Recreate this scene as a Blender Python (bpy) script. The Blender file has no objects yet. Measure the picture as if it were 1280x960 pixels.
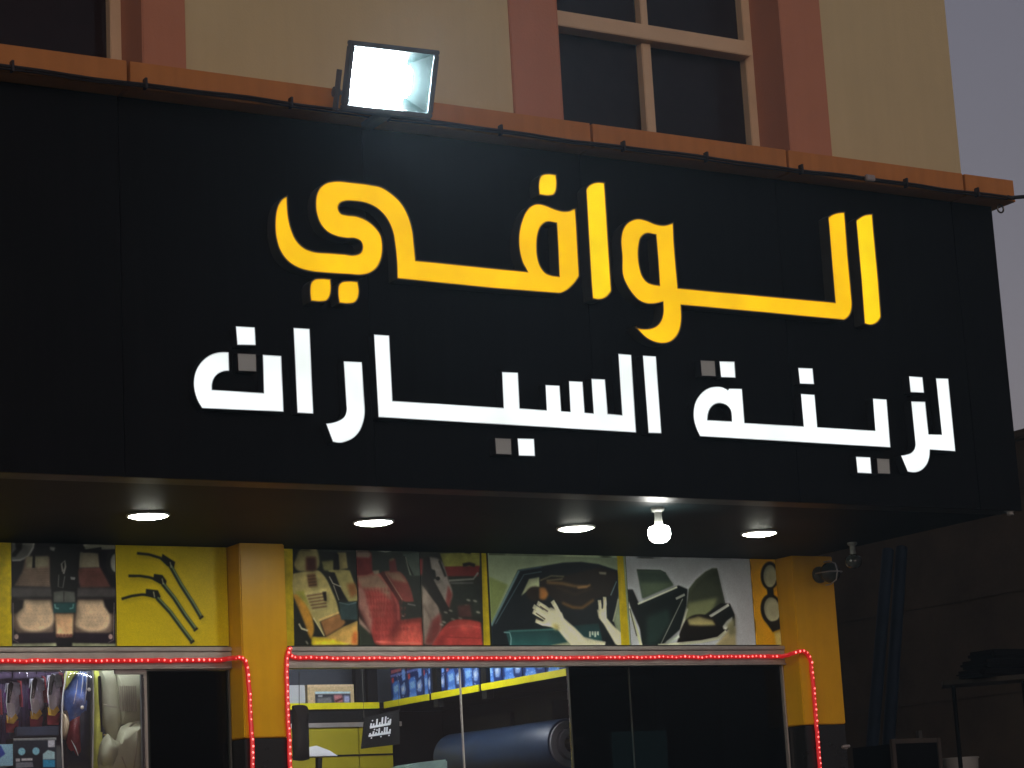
import bpy, bmesh, math, random
import numpy as np
from mathutils import Vector, Matrix
from mathutils.geometry import tessellate_polygon

random.seed(7)
rng = np.random.default_rng(7)
scene = bpy.context.scene
C = scene.collection

# ------------------------------------------------------------------ camera
YAW, PITCH, ROLL, FPX = 0.537270388, 0.204304928, -0.0548260628, 2821.9085
CAM = Vector((0.0, -9.0, 1.6))
def cam_axes():
    cy, sy, cp, sp = math.cos(YAW), math.sin(YAW), math.cos(PITCH), math.sin(PITCH)
    f = Vector((sy*cp, cy*cp, sp)); r = Vector((cy, -sy, 0)); u = r.cross(f)
    cr, sr = math.cos(ROLL), math.sin(ROLL)
    return cr*r + sr*u, -sr*r + cr*u, f
AR, AU, AF = cam_axes()
cd = bpy.data.cameras.new('camera'); cam = bpy.data.objects.new('camera', cd); C.objects.link(cam)
M3 = Matrix((AR, AU, -AF)).transposed()
cam.matrix_world = Matrix.Translation(CAM) @ M3.to_4x4()
cd.sensor_fit = 'HORIZONTAL'; cd.sensor_width = 36.0; cd.lens = FPX/1280*36.0
cd.clip_start = 0.05; cd.clip_end = 2000
scene.camera = cam

# ------------------------------------------------------------------ sky, sun, exposure
w = bpy.data.worlds.new('World'); scene.world = w; w.use_nodes = True
wn = w.node_tree.nodes; wl = w.node_tree.links
bg = wn['Background']
sky = wn.new('ShaderNodeTexSky'); sky.sky_type = 'NISHITA'; sky.sun_disc = False
SUN_EL, SUN_ROT = math.radians(2.0), math.radians(200)
sky.sun_elevation = SUN_EL; sky.sun_rotation = SUN_ROT; sky.air_density = 1.0; sky.dust_density = 3.0
hs = wn.new('ShaderNodeHueSaturation'); hs.inputs['Saturation'].default_value = 0.35
tint = wn.new('ShaderNodeMixRGB'); tint.blend_type = 'MULTIPLY'; tint.inputs[0].default_value = 1.0
tint.inputs[2].default_value = (1.04, 0.93, 1.10, 1)
wl.new(sky.outputs[0], hs.inputs['Color']); wl.new(hs.outputs[0], tint.inputs[1]); wl.new(tint.outputs[0], bg.inputs['Color'])
bg.inputs['Strength'].default_value = 0.142
sd = bpy.data.lights.new('sun', 'SUN'); sd.energy = 0.22; sd.angle = math.radians(20); sd.color = (1.0, 0.78, 0.58)
sun = bpy.data.objects.new('sun', sd); C.objects.link(sun)
sdir = Vector((math.sin(SUN_ROT)*math.cos(SUN_EL), math.cos(SUN_ROT)*math.cos(SUN_EL), math.sin(SUN_EL+0.1)))
sun.rotation_euler = sdir.to_track_quat('Z', 'Y').to_euler()
scene.view_settings.view_transform = 'Standard'; scene.view_settings.look = 'None'
scene.view_settings.exposure = 0.0; scene.view_settings.gamma = 1.0; scene.view_settings.use_curve_mapping = False
scene.cycles.use_denoising = True
scene.cycles.max_bounces = 8; scene.cycles.transparent_max_bounces = 12
scene.cycles.sample_clamp_indirect = 4.0

# ------------------------------------------------------------------ measuring helpers: a photo pixel seen on a real plane
def ray(x, y): return (AR*((x-640)/FPX) + AU*(-(y-480)/FPX) + AF)
def P(x, y, Y=0.0):
    d = ray(x, y); return CAM + d*((Y-CAM.y)/d.y)
def PZ(x, y, Z):
    d = ray(x, y); return CAM + d*((Z-CAM.z)/d.z)
def PX(x, y, X):
    d = ray(x, y); return CAM + d*((X-CAM.x)/d.x)

# ------------------------------------------------------------------ materials
def s2l(c):
    c = c/255.0
    return c/12.92 if c <= 0.04045 else ((c+0.055)/1.055)**2.4
def rgb(r, g, b): return (s2l(r), s2l(g), s2l(b), 1.0)

def mat(name, col, rough=0.6, metal=0.0, var=0.12, scale=6.0, bump=0.0, bscale=60.0, rvar=0.1, emit=None, estr=0.0, spec=0.5, streak=0.0, coat=0.0):
    m = bpy.data.materials.new(name); m.use_nodes = True
    n = m.node_tree.nodes; l = m.node_tree.links; b = n['Principled BSDF']
    tc = n.new('ShaderNodeTexCoord')
    nz = n.new('ShaderNodeTexNoise'); nz.inputs['Scale'].default_value = scale; nz.inputs['Detail'].default_value = 7; nz.inputs['Roughness'].default_value = 0.65
    l.new(tc.outputs['Object'], nz.inputs['Vector'])
    cr = n.new('ShaderNodeValToRGB')
    cr.color_ramp.elements[0].position = 0.3; cr.color_ramp.elements[1].position = 0.7
    cr.color_ramp.elements[0].color = tuple(max(0, c*(1-var)) for c in col[:3])+(1,)
    cr.color_ramp.elements[1].color = tuple(min(1, c*(1+var)) for c in col[:3])+(1,)
    l.new(nz.outputs['Fac'], cr.inputs['Fac'])
    out = cr.outputs['Color']
    if streak > 0:
        mp = n.new('ShaderNodeMapping'); mp.inputs['Scale'].default_value = (9, 9, 0.6); l.new(tc.outputs['Object'], mp.inputs['Vector'])
        n2 = n.new('ShaderNodeTexNoise'); n2.inputs['Scale'].default_value = 2.2; n2.inputs['Detail'].default_value = 5; l.new(mp.outputs[0], n2.inputs['Vector'])
        r2 = n.new('ShaderNodeValToRGB'); r2.color_ramp.elements[0].position = 0.38; r2.color_ramp.elements[1].position = 0.62
        r2.color_ramp.elements[0].color = (1-streak,)*3+(1,); r2.color_ramp.elements[1].color = (1, 1, 1, 1)
        l.new(n2.outputs['Fac'], r2.inputs['Fac'])
        mx = n.new('ShaderNodeMixRGB'); mx.blend_type = 'MULTIPLY'; mx.inputs[0].default_value = 1
        l.new(out, mx.inputs[1]); l.new(r2.outputs[0], mx.inputs[2]); out = mx.outputs[0]
    l.new(out, b.inputs['Base Color'])
    b.inputs['Metallic'].default_value = metal
    b.inputs['Specular IOR Level'].default_value = spec
    b.inputs['Coat Weight'].default_value = coat
    mr = n.new('ShaderNodeMapRange'); mr.inputs['To Min'].default_value = max(0.02, rough-rvar); mr.inputs['To Max'].default_value = min(1, rough+rvar)
    l.new(nz.outputs['Fac'], mr.inputs['Value']); l.new(mr.outputs[0], b.inputs['Roughness'])
    if bump > 0:
        n3 = n.new('ShaderNodeTexNoise'); n3.inputs['Scale'].default_value = bscale; n3.inputs['Detail'].default_value = 4
        l.new(tc.outputs['Object'], n3.inputs['Vector'])
        bp = n.new('ShaderNodeBump'); bp.inputs['Strength'].default_value = bump; bp.inputs['Distance'].default_value = 0.01
        l.new(n3.outputs['Fac'], bp.inputs['Height']); l.new(bp.outputs[0], b.inputs['Normal'])
    if emit:
        b.inputs['Emission Color'].default_value = emit; b.inputs['Emission Strength'].default_value = estr
    return m

def lit_face(name, col, lo, hi, scale):
    m = bpy.data.materials.new(name); m.use_nodes = True
    n = m.node_tree.nodes; l = m.node_tree.links; b = n['Principled BSDF']
    b.inputs['Base Color'].default_value = (col[0]*0.10, col[1]*0.10, col[2]*0.10, 1); b.inputs['Roughness'].default_value = 0.35
    tc = n.new('ShaderNodeTexCoord'); nz = n.new('ShaderNodeTexNoise'); nz.inputs['Scale'].default_value = scale; nz.inputs['Detail'].default_value = 2
    l.new(tc.outputs['Object'], nz.inputs['Vector'])
    mr = n.new('ShaderNodeMapRange'); mr.inputs['From Min'].default_value = 0.3; mr.inputs['From Max'].default_value = 0.7
    mr.inputs['To Min'].default_value = lo; mr.inputs['To Max'].default_value = hi
    l.new(nz.outputs['Fac'], mr.inputs['Value']); l.new(mr.outputs[0], b.inputs['Emission Strength'])
    b.inputs['Emission Color'].default_value = col
    return m

def glow(name, col, s):
    m = bpy.data.materials.new(name); m.use_nodes = True
    b = m.node_tree.nodes['Principled BSDF']
    b.inputs['Base Color'].default_value = (0.8, 0.8, 0.8, 1)
    b.inputs['Emission Color'].default_value = col; b.inputs['Emission Strength'].default_value = s
    return m

def glass(name, tintc, clear, rough=0.03, refl=0.6):
    m = bpy.data.materials.new(name); m.use_nodes = True
    n = m.node_tree.nodes; l = m.node_tree.links
    b = n['Principled BSDF']; out = n['Material Output']
    b.inputs['Base Color'].default_value = tintc; b.inputs['Roughness'].default_value = rough
    tr = n.new('ShaderNodeBsdfTransparent'); tr.inputs[0].default_value = (clear, clear, clear*1.02, 1)
    gl = n.new('ShaderNodeBsdfGlossy'); gl.inputs['Roughness'].default_value = rough
    gl.inputs['Color'].default_value = (refl, refl, refl, 1)
    fr = n.new('ShaderNodeFresnel'); fr.inputs['IOR'].default_value = 1.45
    mx = n.new('ShaderNodeMixShader'); l.new(fr.outputs[0], mx.inputs[0]); l.new(tr.outputs[0], mx.inputs[1]); l.new(gl.outputs[0], mx.inputs[2])
    l.new(mx.outputs[0], out.inputs['Surface'])
    return m

MT = {}
MT['beige'] = mat('beige_paint', (0.58, 0.50, 0.27), 0.85, var=0.05, scale=1.2, bump=0.12, bscale=90, streak=0.03)
MT['pink'] = mat('terracotta_paint', (0.49, 0.215, 0.118), 0.85, var=0.06, scale=2.5, bump=0.15, bscale=90, streak=0.03)
MT['cornice'] = mat('orange_cladding', (0.50, 0.205, 0.052), 0.5, var=0.08, scale=3, streak=0.10, spec=0.25)
MT['cream'] = mat('cream_frame', (0.62, 0.47, 0.28), 0.5, var=0.06)
MT['win_glass'] = mat('dark_window_glass', (0.016, 0.0105, 0.0105), 0.08, var=0.2, rvar=0.03, spec=0.22)
MT['black_panel'] = mat('black_composite_panel', (0.0022, 0.0022, 0.0022), 0.45, var=0.4, streak=0.5, scale=1.5, rvar=0.06, bump=0.02, bscale=5, spec=0.10)
MT['soffit'] = mat('black_soffit_panel', (0.0062, 0.0112, 0.0125), 0.55, var=0.2, scale=1.2, rvar=0.06, bump=0.03, bscale=4, spec=0.07)
MT['lip'] = mat('grey_metal_lip', (0.008, 0.013, 0.013), 0.45, metal=0.0, spec=0.3, var=0.15)
MT['return_y'] = mat('dark_letter_return', (0.050, 0.052, 0.042), 0.4, var=0.2)
MT['return_w'] = mat('black_letter_return', (0.012, 0.012, 0.012), 0.4, var=0.2)
MT['face_y'] = lit_face('yellow_lit_acrylic', (1.0, 0.575, 0.003, 1), 0.88, 1.08, 5.0)
MT['face_y_bright'] = lit_face('bright_yellow_lit_acrylic', (1.0, 0.70, 0.006, 1), 0.90, 1.10, 5.0)
MT['face_y_edge'] = lit_face('yellow_acrylic_edge', (1.0, 0.46, 0.002, 1), 0.50, 0.72, 6.0)
MT['face_w_edge'] = lit_face('white_acrylic_edge', (0.90, 0.97, 1.0, 1), 0.55, 0.85, 6.0)
MT['face_w'] = lit_face('white_lit_acrylic', (0.93, 1.0, 0.97, 1), 0.97, 1.25, 3.0)
MT['face_off'] = mat('unlit_white_acrylic', (0.47, 0.535, 0.49), 0.4, var=0.05)
MT['yellow'] = mat('yellow_pier_paint', (0.60, 0.312, 0.008), 0.36, var=0.08, scale=3, spec=0.22, rvar=0.08, streak=0.06, bump=0.05, bscale=25)
MT['black_tile'] = mat('black_pier_base', (0.012, 0.012, 0.012), 0.3)
MT['alu'] = mat('aluminium', (0.42, 0.38, 0.35), 0.4, metal=0.6, var=0.15, scale=12)
MT['alu_dark'] = mat('dark_aluminium', (0.07, 0.07, 0.06), 0.4, metal=0.3)
MT['steel'] = mat('floodlight_housing', (0.10, 0.12, 0.13), 0.5, var=0.15)
MT['reflector'] = mat('floodlight_reflector', (0.00075, 0.0013, 0.0013), 0.6, spec=0.005)
MT['flood'] = glow('floodlight_lamp', (0.86, 0.98, 1.0, 1), 2400)
MT['down'] = glow('downlight_lens', (0.97, 1.0, 0.86, 1), 74)
MT['bulb'] = glow('bulb_glow', (1.0, 1.0, 0.93, 1), 36)
MT['white_plastic'] = mat('white_plastic', (0.6, 0.6, 0.56), 0.4)
MT['black_cable'] = mat('black_cable', (0.012, 0.010, 0.010), 0.5)
MT['led_tube'] = mat('red_led_tube', (0.5, 0.02, 0.02), 0.3, emit=(1, 0.012, 0.02, 1), estr=0.26)
MT['led_bead'] = glow('red_led_bead', (1.0, 0.085, 0.075, 1), 2.6)
MT['clear'] = glass('clear_glass', (1, 1, 1, 1), 0.96)
MT['tinted'] = glass('black_tinted_glass', (0, 0, 0, 1), 0.12, 0.05, 0.22)
MT['plastic_film'] = glass('clear_plastic_film', (1, 1, 1, 1), 0.92, 0.12)
MT['shelf_yellow'] = mat('yellow_shelf_edge', (0.90, 0.80, 0.01), 0.5, spec=0.2, emit=None)
MT['shelf_black'] = mat('black_shelf', (0.008, 0.008, 0.008), 0.55, spec=0.2)
MT['counter'] = mat('yellow_counter', (0.37, 0.31, 0.006), 0.45, var=0.1)
MT['room_grey'] = mat('shop_wall_grey', (0.075, 0.085, 0.105), 0.7, var=0.1)
MT['room_dark'] = mat('shop_wall_dark', (0.04, 0.04, 0.04), 0.7)
MT['cardboard'] = mat('cardboard', (0.50, 0.40, 0.26), 0.8)
MT['box_white'] = mat('white_box', (0.6, 0.62, 0.63), 0.6)
MT['roll'] = mat('dark_blue_roll', (0.018, 0.036, 0.075), 0.45, var=0.25, scale=8, bump=0.1, bscale=20)
MT['roll_core'] = mat('grey_roll_core', (0.13, 0.13, 0.145), 0.7)
MT['beige_leather'] = mat('beige_seat_cover', (0.34, 0.345, 0.235), 0.65, spec=0.2, bump=0.1, bscale=40)
MT['beige_dark'] = mat('beige_pleats', (0.24, 0.21, 0.15), 0.6)
MT['blue_cloth'] = mat('blue_cloth', (0.10, 0.20, 0.52), 0.35, var=0.6, scale=14)
MT['navy'] = mat('navy_cloth', (0.02, 0.03, 0.06), 0.6, var=0.4, scale=10)
MT['red_cloth'] = mat('red_cloth', (0.35, 0.05, 0.06), 0.6, var=0.4, scale=16)
MT['grey_pad'] = mat('grey_pad', (0.62, 0.62, 0.72), 0.5, var=0.35, scale=25)
MT['purple'] = mat('purple_card', (0.035, 0.020, 0.050), 0.5, var=0.5, scale=20)
MT['lime'] = mat('lime_cloth', (0.55, 0.58, 0.10), 0.6, var=0.25, scale=12)
MT['asphalt'] = mat('asphalt', (0.05, 0.05, 0.05), 0.9, bump=0.3)
MT['paving'] = mat('paving', (0.22, 0.20, 0.18), 0.85, bump=0.2)
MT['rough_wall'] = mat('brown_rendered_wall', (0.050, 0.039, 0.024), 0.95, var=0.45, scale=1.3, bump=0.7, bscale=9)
MT['blue_steel'] = mat('dark_blue_paint', (0.005, 0.012, 0.022), 0.6, var=0.3, spec=0.2)
MT['timber'] = mat('weathered_timber', (0.05, 0.042, 0.032), 0.8, var=0.3)
MT['hill'] = mat('dark_hill', (0.075, 0.055, 0.048), 1.0, var=0.3, scale=0.1)
MT['silver'] = mat('silver_card', (0.45, 0.46, 0.52), 0.3, metal=0.5, var=0.4, scale=30)
MT['violet'] = mat('violet_card', (0.16, 0.06, 0.22), 0.4, var=0.4, scale=25)
MT['black_void'] = mat('matt_black', (0.004, 0.004, 0.004), 0.9, spec=0.05)
MT['teal'] = mat('teal_patch_glow', (0.02, 0.03, 0.03), 0.4, emit=(0.30, 0.85, 0.90, 1), estr=0.30)  # glow added behind the door glass to make its teal patch
MT['tyre'] = mat('black_rubber', (0.02, 0.02, 0.02), 0.6, bump=0.1)

# ------------------------------------------------------------------ mesh helpers
class MB:
    def __init__(s): s.v = []; s.f = []; s.m = []
    def add(s, vs, fs, mi=0):
        o = len(s.v); s.v += [tuple(v) for v in vs]; s.f += [tuple(i+o for i in f) for f in fs]; s.m += [mi]*len(fs); return s
    def box(s, x0, x1, y0, y1, z0, z1, mi=0, T=None):
        vs = [Vector(p) for p in ((x0,y0,z0),(x1,y0,z0),(x1,y1,z0),(x0,y1,z0),(x0,y0,z1),(x1,y0,z1),(x1,y1,z1),(x0,y1,z1))]
        if T: vs = [T @ v for v in vs]
        return s.add(vs, [(0,3,2,1),(4,5,6,7),(0,1,5,4),(1,2,6,5),(2,3,7,6),(3,0,4,7)], mi)
    def lathe(s, prof, n=24, T=None, mi=0, cap=True):
        vs = []
        for (r, z) in prof:
            for k in range(n):
                a = 2*math.pi*k/n; v = Vector((r*math.cos(a), r*math.sin(a), z)); vs.append(T @ v if T else v)
        fs = []
        for i in range(len(prof)-1):
            for k in range(n):
                k2 = (k+1) % n; fs.append((i*n+k, i*n+k2, (i+1)*n+k2, (i+1)*n+k))
        if cap:
            fs.append(tuple(range(n-1, -1, -1))); fs.append(tuple((len(prof)-1)*n+k for k in range(n)))
        return s.add(vs, fs, mi)
    def tube(s, pts, r, n=8, mi=0):
        pts = [Vector(p) for p in pts]; vs = []; fs = []; N = len(pts); up = Vector((0, 0, 1))
        prev = None
        for i, p in enumerate(pts):
            t = (pts[min(i+1, N-1)]-pts[max(i-1, 0)]).normalized()
            a = t.cross(up) if prev is None else prev - t*prev.dot(t)
            if a.length < 1e-4: a = t.cross(Vector((0, 1, 0)))
            a.normalize(); prev = a; b = t.cross(a)
            rr = r[i] if isinstance(r, (list, tuple)) else r
            for k in range(n):
                an = 2*math.pi*k/n; vs.append(p + a*(rr*math.cos(an)) + b*(rr*math.sin(an)))
        for i in range(N-1):
            for k in range(n):
                k2 = (k+1) % n; fs.append((i*n+k, i*n+k2, (i+1)*n+k2, (i+1)*n+k))
        fs.append(tuple(range(n-1, -1, -1))); fs.append(tuple((N-1)*n+k for k in range(n)))
        return s.add(vs, fs, mi)
    def build(s, name, m, parent=None, smooth=False, bevel=0.0, seg=2):
        me = bpy.data.meshes.new(name); me.from_pydata(s.v, [], s.f)
        ms = m if isinstance(m, (list, tuple)) else [m]
        for q in ms: me.materials.append(q)
        me.polygons.foreach_set('material_index', s.m)
        bm = bmesh.new(); bm.from_mesh(me); bmesh.ops.recalc_face_normals(bm, faces=bm.faces)
        if bevel > 0: bmesh.ops.bevel(bm, geom=[e for e in bm.edges if len(e.link_faces) == 2 and e.calc_face_angle(0) > 0.6], offset=bevel, segments=seg, affect='EDGES', clamp_overlap=True)
        bm.to_mesh(me); bm.free()
        if smooth:
            for p in me.polygons: p.use_smooth = True
            if hasattr(me, 'set_sharp_from_angle'): me.set_sharp_from_angle(angle=math.radians(40))
        o = bpy.data.objects.new(name, me); C.objects.link(o)
        if parent: o.parent = parent
        return o

def tag(o, label=None, cat=None, group=None, kind=None):
    if label: o['label'] = label
    if cat: o['category'] = cat
    if group: o['group'] = group
    if kind: o['kind'] = kind
    return o
def thing(name, label, cat, group=None):
    o = bpy.data.objects.new(name, None); C.objects.link(o); o.empty_display_size = 0.1
    return tag(o, label, cat, group)
def B(name, x0, x1, y0, y1, z0, z1, m, parent=None, bevel=0.0):
    return MB().box(min(x0,x1), max(x0,x1), min(y0,y1), max(y0,y1), min(z0,z1), max(z0,z1)).build(name, m, parent, bevel=bevel)

def smooth_poly(pts, lim=52, sub=5):
    n = len(pts); p = [Vector(q) for q in pts]; tang = []
    for i in range(n):
        a, b, c = p[i-1], p[i], p[(i+1) % n]
        d1, d2 = b-a, c-b; l1, l2 = d1.length, d2.length
        ang = math.degrees(d1.angle(d2)) if l1 > 1e-9 and l2 > 1e-9 else 0
        u1, u2 = d1/l1, d2/l2
        if ang > lim: tang.append((u1, u2))
        elif l1 > 2.8*l2: tang.append((u1, u1))
        elif l2 > 2.8*l1: tang.append((u2, u2))
        else:
            t = (u1*l2+u2*l1).normalized(); tang.append((t, t))
    out = []
    for i in range(n):
        a, b = p[i], p[(i+1) % n]; L = (b-a).length; t0 = tang[i][1]*L; t1 = tang[(i+1) % n][0]*L
        e = (b-a).normalized()
        if tang[i][1].angle(e) < 0.02 and tang[(i+1) % n][0].angle(e) < 0.02:
            out.append(a); continue
        for k in range(sub):
            s = k/sub; h = (2*s**3-3*s**2+1, s**3-2*s**2+s, -2*s**3+3*s**2, s**3-s**2)
            out.append(a*h[0]+t0*h[1]+b*h[2]+t1*h[3])
    return out

# ================================================================== SETTING: ground, hill
MB().add([(-90,-60,0),(110,-60,0),(110,110,0),(-90,110,0)], [(0,1,2,3)]).build('ground', MT['asphalt'])['kind'] = 'structure'
pv = B('pavement', -6, 14, -2.2, 1.80, 0.004, 0.12, MT['paving'], bevel=0.01); pv['kind'] = 'structure'
hb = MB(); hv = []; NX = 32; HH = P(1276, 505, 38).z+0.6
for j, (yy, hh) in enumerate(((30, 0), (38, 1.0), (48, 0))):
    for i in range(NX):
        x = 15 + i*2.2
        hv.append((x, yy, -0.5 + hh*(HH + 1.2*math.sin(i*0.35+1.0) + 0.6*math.sin(i*0.9) + 0.3*math.sin(i*2.3))))
hb.add(hv, [(j*NX+i, j*NX+i+1, (j+1)*NX+i+1, (j+1)*NX+i) for j in range(2) for i in range(NX-1)])
hb.build('hill', MT['hill'], smooth=True)['kind'] = 'structure'

# ================================================================== BUILDING
YW = 0.38          # face of the upper storey
ZS = 3.26          # soffit
YP = 1.80          # face of the piers
YB = 1.96          # poster boards and shop front
bld = thing('building', 'beige and terracotta building with black sign band over a lit shop front', 'building')
XR = 8.667
OPEN = [(2.225, 3.685), (5.97, 7.43)]
ZW0, ZW1 = 4.94, 7.05
# upper wall pieces round the two window openings
xs = [-3.0, OPEN[0][0], OPEN[0][1], OPEN[1][0], OPEN[1][1], XR]
uw = MB()
for a, b in ((xs[0], xs[1]), (xs[2], xs[3]), (xs[4], xs[5])): uw.box(a, b, YW, YW+0.30, ZW0, ZW1)
uw.box(-3, XR, YW, YW+0.30, ZW1, 9.5); uw.box(-3, XR, YW, YW+0.30, ZS+0.05, ZW0)
uw.box(XR-0.25, XR, YW+0.30, 9, ZS+0.05, 9.5); uw.box(XR-0.25, XR-0.02, YB+0.26, 9, 0.0, ZS+0.049)
uw.build('upper_wall', MT['beige'], bld)
B('roof', -3, XR-0.25, YW+0.30, 9, 9.3, 9.5, MT['beige'], bld)
# painted bands and reveals round windows
for (a, b), wl_, wr_ in ((OPEN[0], 0.28, 0.215), (OPEN[1], 0.285, 0.29)):
    B('window_surround', a-wl_, a, YW-0.018, YW+0.004, ZW0, ZW1+0.2, MT['pink'], bld, 0.004)
    B('window_surround', b, b+wr_, YW-0.018, YW+0.004, ZW0, ZW1+0.2, MT['pink'], bld, 0.004)
    B('window_reveal', a-0.002, a+0.004, YW-0.018, YW+0.27, ZW0, ZW1, MT['pink'], bld)
    B('window_reveal', b-0.004, b+0.002, YW-0.018, YW+0.27, ZW0, ZW1, MT['pink'], bld)
YF = 0.62
for (a, b) in OPEN:
    win = bpy.data.objects.new('window', None); C.objects.link(win); win.parent = bld
    fr = MB(); a2, b2 = a+0.005, b-0.005
    fr.box(a2, a2+0.06, YF, YF+0.07, ZW0, ZW1); fr.box(b2-0.055, b2, YF, YF+0.07, ZW0, ZW1); fr.box(a2+0.06, b2-0.055, YF, YF+0.07, ZW1-0.06, ZW1)
    fr.build('window_frame', MT['cream'], win, bevel=0.004)
    zt0, zt1 = P(815, 41, YF).z, P(815, 21.5, YF).z
    B('transom_bar', a2+0.061, b2-0.056, YF-0.055, YF+0.05, P(800, 53, YF).z, P(800, 34.5, YF).z, MT['cream'], win, 0.004)
    xm = P(806, 110, YF).x + (a-OPEN[1][0])
    zb = P(800, 53, YF).z; zc = P(800, 34.5, YF).z
    fm = MB(); fm.box(xm-0.005, xm+0.055, YF-0.005, YF+0.055, ZW0, zb-0.001); fm.box(xm+0.005, xm+0.05, YF-0.005, YF+0.055, zc+0.001, ZW1-0.061)
    fm.build('mullion', MT['cream'], win, bevel=0.004)
    for (u0, u1) in ((a2+0.05, xm), (xm+0.05, b2-0.05)):
        for (q0, q1) in ((ZW0, zb+0.01), (zc-0.01, ZW1-0.05)):
            B('pane', u0, u1, YF+0.056, YF+0.062, q0, q1, MT['win_glass'], win)
    B('room_backing', a2, b2, YF+0.072, YF+0.09, ZW0, ZW1, MT['room_dark'], win)
# cornice: boxed ledge in 1.2 m lengths with open joints
zc1 = P(640, 54+640*(226-54)/1267, -0.11).z; zc0 = P(741, 184.5, -0.11).z
SEAM = [3.43+1.2*k for k in range(-5, 5)]
for i in range(-5, 5):
    x0 = 3.43+1.2*i+0.008; x1 = min(3.43+1.2*(i+1)-0.008, 8.59)
    if x1 < x0: continue
    m = MB(); m.box(x0, x1, -0.11, YW-0.02, zc0, zc1)
    m.box(x0, x1, -0.114, -0.1105, zc0, zc0+0.012)
    m.build('cornice_segment', MT['cornice'], bld, bevel=0.004)
B('cornice_core', -2.6, 8.56, -0.06, YW-0.02, zc0+0.03, zc1-0.012, MT['black_cable'], bld)

# ---- shop front: piers, boards, transom rails
ZT = P(640, 807, YB).z         # underside of the poster boards
pier_x = [(0.85, 1.12), (P(303, 820, YP).x, P(360, 820, YP).x), (P(999, 820, YP).x, P(1050.5, 820, YP).x)]
zbase = P(330, 922, YP).z
for a, b in pier_x:
    pr = B('pier', a, b, YP, YB+0.25, zbase, ZS-0.002, MT['yellow'], bld, 0.006)
    B('pier_base', a+0.003, b-0.003, YP+0.003, YB+0.25, 0.12, zbase-0.004, MT['black_tile'], bld, 0.005)
bays = [(pier_x[0][1], pier_x[1][0]), (pier_x[1][1], pier_x[2][0])]
for (a, b) in bays:
    B('board_backing', a, b, YB+0.02, YB+0.10, ZT, ZS-0.002, MT['room_dark'], bld)
    zt = [P(640, q, YB).z for q in (808.5, 814, 833.5)]
    rail = bpy.data.objects.new('transom', None); C.objects.link(rail); rail.parent = bld
    B('top_rail', a, b, YB-0.030, YB+0.06, zt[1]+0.002, zt[0], MT['alu'], rail, 0.004)
    B('main_rail', a, b, YB-0.022, YB+0.07, zt[2]+0.010, zt[1]-0.002, MT['alu'], rail, 0.003)
    B('drip_edge', a, b, YB-0.030, YB+0.05, zt[2], zt[2]+0.008, MT['alu'], rail, 0.002)
ZL = P(640, 833.5, YB).z       # head of the openings
# shop room shell
B('shop_floor', -2, 8.41, YB, 8.8, 0.01, 0.13, MT['paving'], bld)
B('shop_ceiling', -2, 8.41, YB+0.11, 8.8, 3.05, 3.15, MT['box_white'], bld)
XS = 6.86                      # partition that carries the side shelves
YBK = 4.62
B('back_wall', 4.9, 8.41, YBK, YBK+0.1, 0.13, 3.05, MT['room_grey'], bld)
B('partition', XS+0.60, XS+0.68, YB+0.12, YBK, 0.13, 3.05, MT['room_grey'], bld)
B('bay_partition', 4.80, 4.88, YB+0.26, YBK, 0.13, 3.05, MT['room_grey'], bld)
B('left_back_wall', 0.9, 4.8, 3.0, 3.1, 0.13, 3.05, MT['room_dark'], bld)
# soffit panels between fascia and shop front
SEX = [-2.58+1.2*k for k in range(0, 10)]
B('soffit_panel', -2.58, 8.51, 0.17, 1.995, ZS, ZS+0.03, MT['soffit'], bld, 0.002)
B('fascia_lip', -2.58, 8.51, 0.006, 0.1685, ZS-0.003, ZS+0.02, MT['lip'], bld, 0.002)
B('soffit_deck', -2.6, 8.50, 0.05, 2.2, ZS+0.032, ZS+0.10, MT['room_dark'], bld)
B('canopy_side', 8.500, 8.514, 0.022, 1.9, ZS+0.02, 4.955, MT['black_panel'], bld)
B('canopy_back', -2.6, 8.49, 1.95, 2.05, ZS+0.101, 3.6, MT['room_dark'], bld)

# ================================================================== SIGN
sign = thing('shop_sign', 'black shop sign with yellow and white lit Arabic lettering', 'sign')
ZF1 = 4.958
for i in range(len(SEX)):
    x0 = SEX[i]+0.0015; x1 = min(SEX[i]+1.2-0.0015, 8.515)
    if x1 <= x0: continue
    B('panel', x0, x1, 0.0, 0.022, ZS-0.006, ZF1, MT['black_panel'], sign, 0.0015)
B('panel_backing', -2.6, 8.49, 0.024, 0.04, ZS+0.0, ZF1, MT['return_w'], sign)

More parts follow.
